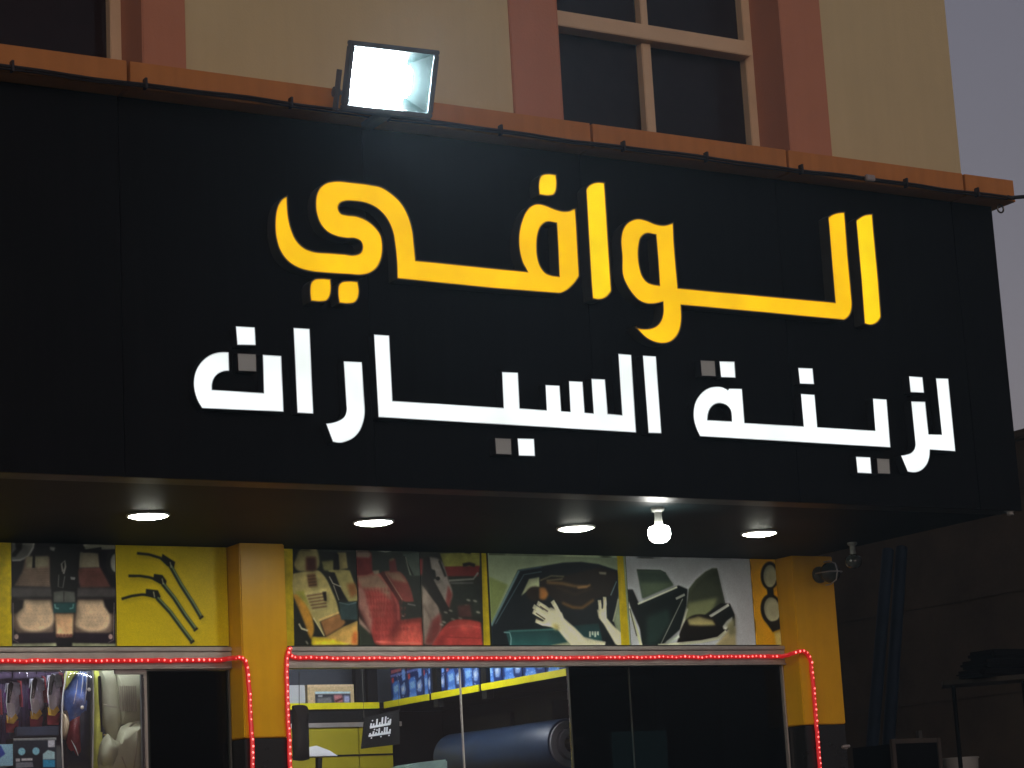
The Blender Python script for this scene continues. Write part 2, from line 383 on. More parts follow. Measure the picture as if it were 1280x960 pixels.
def zpts(pts, reg, sc, depth): return [P(reg[0]+x/sc, reg[1]+y/sc, -depth) for (x, y) in pts]
def letter(name, outer, holes, depth, mface, mret, smooth=True, rim=0.006, edge=0.0045):
    """outer/holes: lists of world points on the face plane"""
    O = [(p.x, p.z) for p in outer]; H = [[(p.x, p.z) for p in h] for h in holes]
    lim = 52 if smooth else 40
    loops = [smooth_poly(O, lim)] + [smooth_poly(h, lim) for h in H]
    yf = -depth
    r = MB(); f = MB()
    for lp in loops:
        n = len(lp)
        vs = [(q.x, yf-0.004, q.y) for q in lp] + [(q.x, 0.001, q.y) for q in lp]
        r.add(vs, [(i, (i+1) % n, n+(i+1) % n, n+i) for i in range(n)])
        # thin trim rim: inner offset wall
        c = []
        area = sum(lp[i].x*lp[(i+1) % n].y-lp[(i+1) % n].x*lp[i].y for i in range(n))
        sgn = 1 if area > 0 else -1
        if lp is not loops[0]: sgn = -sgn
        for i in range(n):
            e1 = (lp[i]-lp[i-1]); e2 = (lp[(i+1) % n]-lp[i])
            n1 = Vector((-e1.y, e1.x)).normalized()*sgn; n2 = Vector((-e2.y, e2.x)).normalized()*sgn
            nn = n1+n2
            if nn.length < 0.3: nn = n1
            nn.normalize(); k = 1/max(0.6, nn.dot(n1))
            c.append(lp[i]+nn*rim*k)
        vs = [(q.x, yf-0.004, q.y) for q in lp] + [(q.x, yf-0.004, q.y) for q in c] + [(q.x, yf+0.004, q.y) for q in c]
        fs = [(i, (i+1) % n, n+(i+1) % n, n+i) for i in range(n)] + [(n+i, n+(i+1) % n, 2*n+(i+1) % n, 2*n+i) for i in range(n)]
        r.add(vs, fs)
    tris = tessellate_polygon([[Vector((q.x, q.y, 0)) for q in lp] for lp in loops])
    allp = [q for lp in loops for q in lp]
    f.add([(q.x, yf, q.y) for q in allp], [tuple(t) for t in tris])
    ro = r.build(name, mret, sign)
    medge = {'face_y': MT['face_y_edge'], 'face_w': MT['face_w_edge']}
    me_ = MT['face_w_edge'] if mface is MT['face_w'] else (MT['face_y_edge'] if mface is not MT['face_off'] else MT['face_off'])
    for li, lp in enumerate(loops):
        n = len(lp); area = sum(lp[i].x*lp[(i+1) % n].y-lp[(i+1) % n].x*lp[i].y for i in range(n))
        sgn = (1 if area > 0 else -1)*(1 if li == 0 else -1); c0 = []; c1 = []
        for i in range(n):
            n1 = Vector((-(lp[i]-lp[i-1]).y, (lp[i]-lp[i-1]).x)).normalized()*sgn; e2 = lp[(i+1) % n]-lp[i]; n2 = Vector((-e2.y, e2.x)).normalized()*sgn
            nn = n1+n2
            if nn.length < 0.3: nn = n1
            nn.normalize(); k = 1/max(0.6, nn.dot(n1))
            c0.append(lp[i]+nn*rim*0.5*k); c1.append(lp[i]+nn*(rim+edge)*k)
        f.add([(q.x, yf-0.0012, q.y) for q in c0]+[(q.x, yf-0.0012, q.y) for q in c1], [(i, (i+1) % n, n+(i+1) % n, n+i) for i in range(n)], 1)
    fo = f.build('letter_face', [mface, me_], ro)
    # make every face look at the street
    me = fo.data
    bm = bmesh.new(); bm.from_mesh(me)
    for fc in bm.faces:
        if fc.normal.y > 0: fc.normal_flip()
    bm.to_mesh(me); bm.free()
    return ro

R1, R2, R3 = (320, 200), (620, 200), (860, 220)
S1, S2, S3 = 4.0, 4.0, 4.571
DY = 0.075
ya_fa = zpts([(158,175),(160,215),(165,280),(180,345),(205,400),(240,435),(285,453),(360,460),(440,466),(495,470),(518,460),(527,437),(518,410),(497,399),(455,397),(400,387),(355,365),(322,330),(300,280),(292,220),(297,175),(315,137),(345,113),(390,102),(480,108),(575,120),(625,131),(680,165),(730,215),(765,280),(785,350),(795,430),(802,498),(1180,537)], R1, S1, DY) \
    + zpts([(150,555),(130,520),(115,470),(108,410),(112,350),(125,300),(145,255),(170,228),(205,215),(245,222),(290,240),(335,252),(365,250),(388,240),(400,240),(405,320),(412,450),(419,575),(405,605),(375,640),(345,662),(310,672),(200,664),(0,648)], R2, S2, DY) \
    + zpts([(700,598),(698,520),(690,430),(675,350),(645,290),(600,245),(545,220),(490,212),(445,212),(422,222),(415,243),(425,262),(450,270),(500,276),(550,295),(595,330),(625,370),(636,420),(635,470),(625,510),(605,545),(570,570),(530,580),(460,577),(340,570),(270,562),(210,545),(155,510),(115,455),(95,390),(90,310),(97,250),(110,215),(130,190)], R1, S1, DY)
fa_hole = zpts([(298,320),(252,316),(228,335),(212,375),(207,430),(212,490),(225,530),(248,560),(278,573),(310,577),(305,450)], R2, S2, DY)
letter('letter', ya_fa, [fa_hole], DY, MT['face_y'], MT['return_y'])
letter('dot', zpts([(210,178),(208,115),(215,85),(230,70),(252,65),(303,70),(307,130),(302,160),(290,178),(266,184)], R2, S2, DY), [], DY, MT['face_y_bright'], MT['return_y'])
letter('letter', zpts([(445,152),(455,130),(475,115),(505,107),(545,110),(548,150),(570,500),(580,650),(568,675),(545,695),(515,703),(478,698),(470,600)], R2, S2, DY), [], DY, MT['face_y_bright'], MT['return_y'])
waw_lam = zpts([(888,308),(892,400),(905,560),(912,637)], R2, S2, DY) + zpts([(835,718),(800,290),(795,236),(815,220),(850,207),(897,202),(915,450),(938,700),(940,745),(932,785),(912,815),(885,828),(400,783)], R3, S3, DY) \
    + zpts([(928,730),(930,800),(922,850),(905,885),(875,912),(830,922),(790,915),(750,895),(715,862),(690,832),(730,840),(770,838),(800,825),(820,800),(830,765),(830,715),(795,723),(740,720),(710,705),(680,675),(650,630),(632,590),(625,480),(620,390),(628,350),(645,320),(675,298),(710,290),(750,298),(800,318),(840,323),(865,317)], R2, S2, DY)
waw_hole = zpts([(795,378),(747,374),(728,390),(717,430),(715,490),(722,540),(735,580),(755,605),(785,618),(812,622),(805,500)], R2, S2, DY)
letter('letter', waw_lam, [waw_hole], DY, MT['face_y'], MT['return_y'])
letter('letter', zpts([(955,260),(975,236),(1005,220),(1055,213),(1062,300),(1090,600),(1105,800),(1095,827),(1070,850),(1035,857),(1003,848),(985,600)], R3, S3, DY), [], DY, MT['face_y_bright'], MT['return_y'])
for pts in ([(268,710),(264,645),(270,612),(290,593),(322,588),(376,592),(379,650),(372,685),(355,708),(328,714)], [(410,720),(404,655),(408,625),(425,607),(457,601),(512,604),(519,665),(512,695),(495,717),(463,724)]):
    letter('dot', zpts(pts, R1, S1, DY), [], DY, MT['face_y'], MT['return_y'])

R4, R5, R6, R7, R8 = (230, 390), (440, 400), (610, 420), (850, 430), (1000, 440)
S4, S5, S6, S7, S8 = 5.12, 5.0545, 5.12, 6.4, 5.645
DW = 0.055
W = [([(288,255),(292,380),(250,385),(215,402),(190,435),(182,465),(182,495),(505,515),(498,270),(625,278),(640,643),(112,620),(85,575),(65,520),(57,460),(65,395),(90,340),(125,300),(170,270),(215,256),(250,253)], R4, S4),
     ([(695,98),(806,105),(830,655),(720,650)], R4, S4),
     ([(1016,312),(1140,318),(1157,580),(1158,660),(1148,710),(1125,765),(1090,805),(1045,830),(990,842),(948,835),(902,712),(950,705),(990,692),(1022,668),(1035,630),(1033,590)], R4, S4),
     ([(985,122),(1076,128),(1112,627),(1022,625)], R6, S6)]
for pts, reg, sc in W: letter('letter', zpts(pts, reg, sc, DW), [], DW, MT['face_w'], MT['return_w'], rim=0.003)
seen = zpts([(133,88),(237,95),(258,508),(952,552),(942,325),(1050,330)], R5, S5, DW) + zpts([(205,460),(370,472),(362,310),(460,315),(470,478),(522,482),(512,285),(607,290),(620,488),(670,492),(656,270),(750,275),(768,495),(853,503),(828,110),(918,118),(950,622)], R6, S6, DW) + zpts([(162,618)], R5, S5, DW)
letter('letter', seen, [], DW, MT['face_w'], MT['return_w'], rim=0.003)
teh = zpts([(497,355),(518,628),(982,655),(960,395),(1078,403),(1100,662)], R7, S7, DW) + zpts([(525,552),(508,325),(612,332),(640,678)], R8, S8, DW) + zpts([(155,743),(125,680),(105,610),(102,540),(115,470),(145,415),(190,370),(240,345),(290,338),(335,342),(370,357),(380,365),(390,353)], R7, S7, DW)
letter('letter', teh, [zpts([(408,615),(222,605),(225,570),(240,525),(265,495),(300,480),(340,483),(375,500),(398,530),(406,570)], R7, S7, DW)], DW, MT['face_w'], MT['return_w'], rim=0.003)
letter('letter', zpts([(778,345),(885,348),(908,578),(995,580),(953,182),(1047,185),(1098,705),(918,693),(915,735),(905,775),(885,810),(855,838),(820,852),(785,853),(755,848),(705,728),(745,722),(785,705),(803,680),(808,640)], R8, S8, DW), [], DW, MT['face_w'], MT['return_w'], rim=0.003)
for pts, reg, sc in (([(326,88),(455,95),(462,217),(336,215)], R4, S4), ([(183,652),(296,655),(303,773),(192,770)], R6, S6), ([(308,135),(438,137),(447,275),(322,270)], R7, S7), ([(938,187),(1062,192),(1075,327),(953,322)], R7, S7), ([(763,168),(865,175),(877,292),(775,288)], R8, S8), ([(388,735),(497,740),(507,862),(400,857)], R8, S8)):
    letter('dot', zpts(pts, reg, sc, DW), [], DW, MT['face_w'], MT['return_w'], rim=0.003)
for pts, reg, sc in (([(338,263),(462,268),(465,384),(344,380)], R4, S4), ([(40,650),(148,655),(153,762),(47,758)], R6, S6), ([(157,128),(278,133),(288,262),(168,258)], R7, S7), ([(537,748),(630,753),(638,863),(545,860)], R8, S8)):
    tag(letter('dot', zpts(pts, reg, sc, DW), [], DW, MT['face_off'], MT['return_w'], rim=0.003), 'unlit grey square dot')

# ================================================================== FLOODLIGHT
def floodlight():
    t = thing('floodlight', 'square floodlight glowing white on the orange ledge above the sign', 'floodlight')
    c = [P(434, 50, -0.42), P(548, 63, -0.42), P(540, 148, -0.30), P(432, 137, -0.30)]
    ctr = (c[0]+c[1]+c[2]+c[3])/4
    ex = ((c[1]-c[0])+(c[2]-c[3])); W_ = ex.length/2; ex.normalize()
    ez = ((c[0]-c[3])+(c[1]-c[2])); H_ = ez.length/2; ez = (ez - ex*ez.dot(ex)).normalized()
    ey = ez.cross(ex)                         # into the housing
    R = Matrix((ex, ey, ez)).transposed().to_4x4(); R.translation = ctr
    w_, h_ = W_/2, H_/2; d = 0.125; e = 0.022
    fr = MB()
    for (a, b, c0, c1) in ((-w_, w_, h_-e, h_), (-w_, w_, -h_, -h_+e), (-w_, -w_+e, -h_+e, h_-e), (w_-e, w_, -h_+e, h_-e)):
        fr.box(a, b, -0.012, 0.03, c0, c1, T=R)
    fr.build('front_frame', MT['steel'], t, bevel=0.004)
    hb = MB(); hw, hh = w_-0.018, h_-0.018; bw, bh = w_*0.66, h_*0.66
    vs = [R @ Vector(p) for p in ((-hw,0.031,-hh),(hw,0.031,-hh),(hw,0.031,hh),(-hw,0.031,hh),(-bw,d+.02,-bh),(bw,d+.02,-bh),(bw,d+.02,bh),(-bw,d+.02,bh))]
    hb.add(vs, [(0,1,5,4),(1,2,6,5),(2,3,7,6),(3,0,4,7),(4,5,6,7)]); hb.build('housing', MT['steel'], t)
    rf = MB(); iw, ih = w_-e, h_-e; bw, bh = iw*0.50, ih*0.45
    vs = [R @ Vector(p) for p in ((-iw,0.004,-ih),(iw,0.004,-ih),(iw,0.004,ih),(-iw,0.004,ih),(-bw,d,-bh),(bw,d,-bh),(bw,d,bh),(-bw,d,bh))]
    rf.add(vs, [(0,1,5,4),(1,2,6,5),(2,3,7,6),(3,0,4,7),(4,5,6,7)]); rf.build('reflector', MT['reflector'], t)
    lm = MB(); lw_ = w_-0.036
    T2 = R @ Matrix.Translation((-0.043, 0.080, 0.0))
    lm.box(-lw_+0.066, 0.135, -0.045, -0.005, -ih*0.90, ih*0.90, T=T2)
    l_ = lm.build('lamp', MT['flood'], t, bevel=0.015, seg=3)
    l2 = MB().box(0.09, 0.172, -0.042, -0.004, -ih*0.55, ih*0.50, T=T2).build('lamp_tip', MT['flood'], l_, bevel=0.015, seg=3)
    B2 = MB(); B2.box(-iw, iw, 0.0005, 0.003, -ih, ih, T=R); B2.build('front_glass', MT['clear'], t)
    br = MB()
    for s in (-1, 1):
        br.box(s*(w_+0.012)-0.004, s*(w_+0.012)+0.004, 0.03, 0.075, -0.16, 0.02, T=R)
    br.box(-w_-0.016, w_+0.016, 0.03, 0.075, -0.168, -0.160, T=R)
    br.build('bracket', MT['steel'], t, bevel=0.002)
    q = R @ Vector((0, 0.05, -0.164))
    B('stand_off', q.x-0.03, q.x+0.03, q.y-0.02, -0.09, q.z-0.02, q.z+0.01, MT['steel'], t, 0.003)
    kn = MB(); kp = P(420, 115, -0.26); T3 = Matrix.Translation(kp) @ Matrix.Rotation(math.radians(90), 4, 'Y')
    kn.lathe([(0.004, -0.015), (0.024, -0.012), (0.024, 0.012), (0.01, 0.016), (0.01, 0.05)], 14, T3); kn.build('knob', MT['steel'], t, smooth=True)
floodlight()

# ================================================================== CABLE along the ledge
cb = thing('power_cable', 'black power cable clipped along the orange ledge', 'cable')
zcab = P(740, 177.5, -0.125).z
pts = []
for k in range(0, 80):
    x = -1.0 + k*0.122
    if x > 8.6: break
    pts.append((x, -0.128, zcab + 0.003*math.sin(x*5.2) + 0.002*math.sin(x*13) - 0.004))
m = MB().tube(pts, 0.0075, 8)
m.tube([(p[0], p[1]+0.001, p[2]-0.0125-0.002*math.sin(p[0]*3.1)) for p in pts], 0.005, 6)
m.build('cable_run', MT['black_cable'], cb, smooth=True)
for k in range(13):
    x = 2.3 + 0.6*k + (0.25 if k % 3 == 0 else 0)*0.4
    if x > 8.5: break
    B('clip', x-0.006, x+0.006, -0.143, -0.1095, zcab-0.026, zcab+0.024, MT['black_cable'], cb, 0.002)
e1 = P(1266, 247, -0.12); e2 = P(1285, 245.5, -0.12)
MB().tube([pts[-1], (e1.x-.03, e1.y-.02, e1.z-.01), e1, e2, e2+Vector((1.5, 0.3, 0.05))], 0.011, 8).build('cable_end', MT['black_cable'], cb, smooth=True)
B('cable_joint', P(1086, 222, -.13).x-0.03, P(1086, 222, -.13).x+0.03, -0.150, -0.126, zcab-0.02, zcab+0.012, MT['alu'], cb, 0.004)
hk = thing('hook', 'small metal ring hook hanging under the right end of the ledge', 'hook')
rc = P(1250.5, 261, -0.05); rp = [(rc.x+0.022*math.sin(a), rc.y, rc.z+0.022*math.cos(a)) for a in np.linspace(0.45, 2*math.pi-0.45, 18)]
MB().tube(rp, 0.005, 6).build('ring', MT['alu_dark'], hk, smooth=True)
MB().tube([(rc.x, rc.y, rc.z+0.02), (rc.x, rc.y, rc.z+0.055)], 0.005, 6).build('stem', MT['alu_dark'], hk, smooth=True)

# ================================================================== SOFFIT LAMPS
def downlight(x, y, label):
    t = thing('downlight', label, 'downlight', 'round downlights in the black soffit')
    t.location = (x, y, ZS)
    MB().lathe([(0.104, 0.0), (0.104, -0.007), (0.096, -0.010), (0.090, -0.006), (0.090, 0.0)], 36).build('trim_ring', MT['white_plastic'], t, smooth=True)
    MB().lathe([(0.088, -0.004), (0.088, -0.008), (0.075, -0.014), (0.05, -0.0185), (0.02, -0.0205), (0.002, -0.021)], 36).build('lens', MT['down'], t, smooth=True)
    return t
DL = [(1.513, 'lit round downlight far left'), (2.713, 'lit round downlight left of the car mat poster'),
      (3.913, 'lit round downlight in front of the wiper blade poster'), (5.110, 'lit round downlight in front of the red car seat poster'),
      (6.304, 'lit round downlight in front of the window tinting hands poster'), (7.501, 'lit round downlight nearest the right pier, beside the hanging bulb')]
for x, lb in DL[1:]: downlight(x, 1.005, lb)

MT['holder'] = mat('grey_holder', (0.22, 0.23, 0.21), 0.5)
def bulb_lamp(p, lit, label, bulb=True, s=1.0):
    t = thing('bulb_lamp', label, 'lamp', 'bare bulb holders under the canopy'); t.location = p; t.scale = s if isinstance(s, tuple) else (s, s, s)
    MB().lathe([(0.034, 0.0), (0.034, -0.012), (0.028, -0.020), (0.020, -0.024), (0.019, -0.055), (0.022, -0.075), (0.018, -0.085)], 20).build('holder', MT['holder'], t, smooth=True)
    if bulb:
        MB().lathe([(0.017, -0.080), (0.024, -0.090), (0.048, -0.098), (0.056, -0.112), (0.057, -0.140), (0.050, -0.160), (0.034, -0.174), (0.012, -0.180)], 28).build('bulb', MT['bulb'] if lit else MT['clear_bulb'], t, smooth=True)
    return t
MT['clear_bulb'] = mat('frosted_dark_bulb', (0.035, 0.04, 0.035), 0.2, var=0.1)
pb = PZ(822, 634.5, ZS); bulb_lamp(pb, True, 'lit bare white bulb hanging from the black soffit in front of the window film poster')
pb2 = PZ(1065, 678, ZS); bulb_lamp(pb2, False, 'unlit bulb holder at the corner of the soffit above the right pier', True, 0.85)
p3 = PX(1263, 643, 8.50); bulb_lamp((8.46, PX(1263, 643, 8.46).y, ZS), False, 'small unlit white holder at the far right edge of the soffit', False, (0.9, 0.9, 0.32))
# round wall lamp on the right pier
wl_ = thing('wall_lamp', 'unlit round glass wall lamp on the upper corner of the right yellow pier', 'lamp')
pw = P(1036, 716, YP-0.10)
Tw = Matrix.Translation((pw.x, YP-0.001, pw.z)) @ Matrix.Rotation(math.radians(90), 4, 'X')
MB().lathe([(0.050, 0.0), (0.050, 0.015), (0.040, 0.022), (0.028, 0.03), (0.026, 0.06)], 20, Tw).build('base', MT['alu_dark'], wl_, smooth=True)
MB().lathe([(0.025, 0.061), (0.050, 0.075), (0.063, 0.105), (0.056, 0.14), (0.035, 0.16), (0.004, 0.168)], 24, Tw).build('globe', MT['clear_bulb'], wl_, smooth=True)
cg = MB()
for a in (0, math.pi/2):
    cg.tube([Tw @ Vector((0.070*math.cos(a)*s_, 0.070*math.sin(a)*s_, zz)) for s_, zz in ((1, 0.06), (1.0, 0.11), (0.7, 0.165), (0, 0.182), (-0.7, 0.165), (-1.0, 0.11), (-1, 0.06))], 0.004, 6)
cg.build('cage', MT['alu'], wl_, smooth=True)

# ================================================================== RED ROPE LIGHTS
def rope(label, px):
    t = thing('rope_light', label, 'rope light', 'red rope lights round the shop openings')
    pts = [P(x, y, Y) for x, y, Y in px]
    # resample
    out = []
    for i in range(len(pts)-1):
        a, b = pts[i], pts[i+1]; n = max(1, int((b-a).length/0.03))
        for k in range(n): out.append(a+(b-a)*(k/n))
    out.append(pts[-1])
    for it in range(2):
        out = [out[0]] + [(out[i-1]+out[i]*2+out[i+1])/4 for i in range(1, len(out)-1)] + [out[-1]]
    out = [p + Vector((random.gauss(0, .0012), 0, random.gauss(0, .0014))) for p in out]
    MB().tube(out, 0.0125, 8).build('tube', MT['led_tube'], t, smooth=True)
    bd = MB(); acc = 0.0; step = 0.0285
    for i in range(len(out)-1):
        L = (out[i+1]-out[i]).length; acc += L
        if acc >= step:
            acc -= step
            if random.random() < 0.03: continue
            c = out[i]; vd = (CAM-c); vd.z = 0; vd.normalize()
            q = c + Vector((0, -0.0105, 0))
            r_ = 0.0062*random.uniform(0.75, 1.15)
            bd.lathe([(r_*0.5, -r_*0.9), (r_, 0), (r_*0.5, r_*0.9)], 6, Matrix.Translation(q))
    tag(bd.build('led_bead', MT['led_bead'], t, smooth=True), kind='stuff')
YR = YB-0.036
rope('red rope light along the left transom, turning down the left edge of the middle pier',
     [(-330, 829, YR), (-20, 826.3, YR), (140, 826, YR), (275, 825, YR), (285, 824, YR-0.02), (296, 821.5, YP-0.05), (303.5, 819.5, YP-0.02), (308, 824, YP-0.014), (310, 845, YP-0.014), (313, 890, YP-0.014), (315, 925, YP-0.014), (317, 1010, YP-0.014), (319, 1080, YP-0.014)])
rope('red rope light framing the right window, from the middle pier round to the right pier',
     [(365, 1080, YP-0.014), (363, 960, YP-0.014), (361, 925, YP-0.014), (359, 880, YP-0.014), (358, 840, YP-0.014), (358.5, 815, YP-0.014), (363, 809, YP-0.02), (361, 815, YR+0.01), (361, 822.5, YR), (480, 823, YR), (700, 822.5, YR), (975, 820.5, YR), (988, 818.5, YP+0.0), (999, 813.5, YP-0.05), (1008, 812, YP-0.016), (1013, 822, YP-0.014), (1017, 860, YP-0.014), (1021, 915, YP-0.014), (1025, 960, YP-0.014), (1034, 1080, YP-0.014)])

# ================================================================== POSTERS (printed boards; the print is painted into a generated image)
class Print:
    def __init__(s, x0, x1, z0, z1, bgc, ppm=620, gain=1.75):
        s.x0, s.x1, s.z0, s.z1, s.ppm, s.gain = x0, x1, z0, z1, ppm, gain
        s.w = max(8, int((x1-x0)*ppm)); s.h = max(8, int((z1-z0)*ppm))
        s.a = np.zeros((s.h, s.w, 3)); s.a[:] = s.c(bgc)
    def c(s, col): return np.minimum(np.array(col, float)/255*s.gain, 1.0)
    def tp(s, pts, reg, sc):
        o = []
        for x, y in pts:
            p = P(reg[0]+x/sc, reg[1]+y/sc, YB); o.append(((p.x-s.x0)*s.ppm, (p.z-s.z0)*s.ppm))
        return o
    def fill(s, q, col, soft=0, alpha=1.0, grad=None):
        q = np.array(q); SS = 2
        x0 = max(0, int(q[:,0].min()-soft*2-2)); x1 = min(s.w, int(q[:,0].max()+soft*2+3))
        y0 = max(0, int(q[:,1].min()-soft*2-2)); y1 = min(s.h, int(q[:,1].max()+soft*2+3))
        if x1 <= x0 or y1 <= y0: return
        xx = (np.arange((x1-x0)*SS)+0.5)/SS+x0; yy = (np.arange((y1-y0)*SS)+0.5)/SS+y0
        ins = np.zeros((len(yy), len(xx)), bool)
        n = len(q)
        for i in range(n):
            ax, ay = q[i]; bx, by = q[(i+1) % n]
            if ay == by: continue
            cond = (yy > min(ay, by)) & (yy <= max(ay, by))
            if not cond.any(): continue
            xc = ax+(yy[cond]-ay)*(bx-ax)/(by-ay)
            ins[cond] ^= xx[None, :] < xc[:, None]
        m = ins.reshape(y1-y0, SS, x1-x0, SS).mean((1, 3))
        if soft >= 1:
            k = int(soft)
            for _ in range(2):
                for ax_ in (0, 1):
                    pad = [(0, 0), (0, 0)]; pad[ax_] = (k, k)
                    cs = np.cumsum(np.pad(m, pad, mode='edge'), ax_)
                    cs = np.concatenate([np.zeros_like(np.take(cs, [0], ax_)), cs], ax_)
                    L = m.shape[ax_]; wd = 2*k+1
                    m = (np.take(cs, range(wd, wd+L), ax_) - np.take(cs, range(0, L), ax_))/wd
        m = (m*alpha)[..., None]
        cc = s.c(col)
        if grad is not None:
            t = np.linspace(0, 1, y1-y0)[:, None, None]; cc = s.c(col)*(1-t)+s.c(grad)*t
        s.a[y0:y1, x0:x1] = s.a[y0:y1, x0:x1]*(1-m)+cc*m
    def poly(s, pts, col, reg, sc, soft=1, alpha=1.0, smooth=False, grad=None):
        q = s.tp(pts, reg, sc)
        if smooth: q = [(v.x, v.y) for v in smooth_poly(q, 70, 4)]
        s.fill(q, col, soft, alpha, grad)
    def stroke(s, pts, wd, col, reg, sc, soft=1, alpha=1.0):
        q = s.tp(pts, reg, sc); k = s.ppm/ (250.0*sc) if False else None
        a = P(reg[0], reg[1], YB); b = P(reg[0]+wd/sc, reg[1], YB); r = max(0.6, (b-a).length*s.ppm/2)
        L = []; Rr = []
        for i, p in enumerate(q):
            p = np.array(p); t = np.array(q[min(i+1, len(q)-1)])-np.array(q[max(i-1, 0)]); t = t/np.linalg.norm(t); nn = np.array((-t[1], t[0]))
            L.append(p+nn*r); Rr.append(p-nn*r)
        s.fill(L+Rr[::-1], col, soft, alpha)
    def ell(s, cx, cy, rx, ry, col, reg, sc, soft=1, rot=0.0, alpha=1.0):
        cr_, sr_ = math.cos(rot), math.sin(rot)
        s.poly([(cx+rx*math.cos(t)*cr_-ry*math.sin(t)*sr_, cy+rx*math.cos(t)*sr_+ry*math.sin(t)*cr_) for t in np.linspace(0, 2*math.pi, 28)[:-1]], col, reg, sc, soft, alpha)
    def noise(s, amt, sc=6):
        g = rng.normal(0, 1, (s.h//sc+2, s.w//sc+2)); g = np.kron(g, np.ones((sc, sc)))[:s.h, :s.w]
        f = rng.normal(0, 1, (s.h, s.w))
        s.a *= (1+amt*(0.6*g+0.5*f))[..., None]; s.a = np.clip(s.a, 0, 1)
    def soften(s, k):
        for ax_ in (0, 1):
            pad = [(0, 0)]*3; pad[ax_] = (k, k)
            cs = np.cumsum(np.pad(s.a, pad, mode='edge'), ax_); cs = np.concatenate([np.zeros_like(np.take(cs, [0], ax_)), cs], ax_)
            L = s.a.shape[ax_]; wd = 2*k+1
            s.a = (np.take(cs, range(wd, wd+L), ax_)-np.take(cs, range(0, L), ax_))/wd
    def blur2(s, a, k):
        for ax_ in (0, 1):
            pad = [(0, 0)]*a.ndim; pad[ax_] = (k, k)
            cs = np.cumsum(np.pad(a, pad, mode='edge'), ax_); cs = np.concatenate([np.zeros_like(np.take(cs, [0], ax_)), cs], ax_)
            L = a.shape[ax_]; wd = 2*k+1
            a = (np.take(cs, range(wd, wd+L), ax_)-np.take(cs, range(0, L), ax_))/wd
        return a
    def photo(s, relief=1.6, mott=0.30):
        L = s.a.mean(2); lo = s.blur2(s.blur2(L, 7), 7); lo2 = s.blur2(s.blur2(L, 18), 18)
        sh = np.roll(np.roll(lo, 5, 1), -7, 0)-lo                       # printed light falling from the upper left
        occ = np.clip(lo2-lo, -0.2, 0.2)
        m = np.zeros_like(L); amp = 1.0
        for k in (48, 24, 12, 6):
            g = rng.normal(0, 1, (s.h//k+3, s.w//k+3)); g = np.kron(g, np.ones((k, k)))[:s.h, :s.w]
            m += amp*s.blur2(s.blur2(g, max(1, k//2)), max(1, k//2)); amp *= 0.75
        m = m/ (m.std()+1e-6)
        f = 1+relief*sh*1.2-0.5*occ+mott*0.42*m
        s.a = s.a*np.clip(f, 0.35, 1.7)[..., None]
        fine = s.blur2(rng.normal(0, 1, (s.h, s.w)), 1)
        s.a = np.clip(s.a*(1+0.05*fine[..., None])+0.012*mott*4*np.clip(m-0.8, 0, 2)[..., None], 0, 1)
    def image(s, name):
        im = bpy.data.images.new(name, s.w, s.h)
        px = np.ones((s.h, s.w, 4), np.float32); px[..., :3] = np.clip(s.a, 0, 1)
        im.pixels.foreach_set(px.ravel()); im.update(); im.pack()
        return im
def print_mat(name, im, rough=0.45):
    m = bpy.data.materials.new(name); m.use_nodes = True
    n = m.node_tree.nodes; l = m.node_tree.links; b = n['Principled BSDF']
    t = n.new('ShaderNodeTexImage'); t.image = im; t.extension = 'EXTEND'
    l.new(t.outputs[0], b.inputs['Base Color']); b.inputs['Roughness'].default_value = rough; b.inputs['Specular IOR Level'].default_value = 0.25
    return m
def printed_panel(name, corners, m, thick, m_side, parent=None):
    """corners: bl, br, tr, tl of the printed face; the board behind has its own thickness"""
    bl, br, tr, tl = [Vector(c) for c in corners]
    nrm = (br-bl).cross(tl-bl).normalized()     # towards the viewer
    bk = [c - nrm*thick for c in (bl, br, tr, tl)]
    me = bpy.data.meshes.new(name)
    me.from_pydata([bl, br, tr, tl]+bk, [], [(0,1,2,3),(4,7,6,5),(0,4,5,1),(1,5,6,2),(2,6,7,3),(3,7,4,0)])
    me.materials.append(m); me.materials.append(m_side)
    for i, p in enumerate(me.polygons): p.material_index = 0 if i == 0 else 1
    uv = me.uv_layers.new(name='UVMap')
    for k, q in enumerate(((0,0),(1,0),(1,1),(0,1))): uv.data[k].uv = q
    o = bpy.data.objects.new(name, me); C.objects.link(o)
    if parent: o.parent = parent
    return o
ZP0, ZP1 = ZT+0.002, ZS-0.004
def poster(pr, label, x0, x1, nm, fin=(0.75, 0.13)):
    pr.soften(1); pr.photo(*fin)
    m = print_mat(nm, pr.image(nm))
    o = printed_panel('poster', [(x0, YB, ZP0), (x1, YB, ZP0), (x1, YB, ZP1), (x0, YB, ZP1)], m, 0.015, MT['alu_dark'])
    tag(o, label, 'poster', 'printed posters over the shop windows')
def pxX(x, y=745): return P(x, y, YB).x
YEL = (126, 113, 9)
def newprint(a, b, bgc): return Print(a, b, ZP0, ZP1, bgc)
GAP = 0.0015

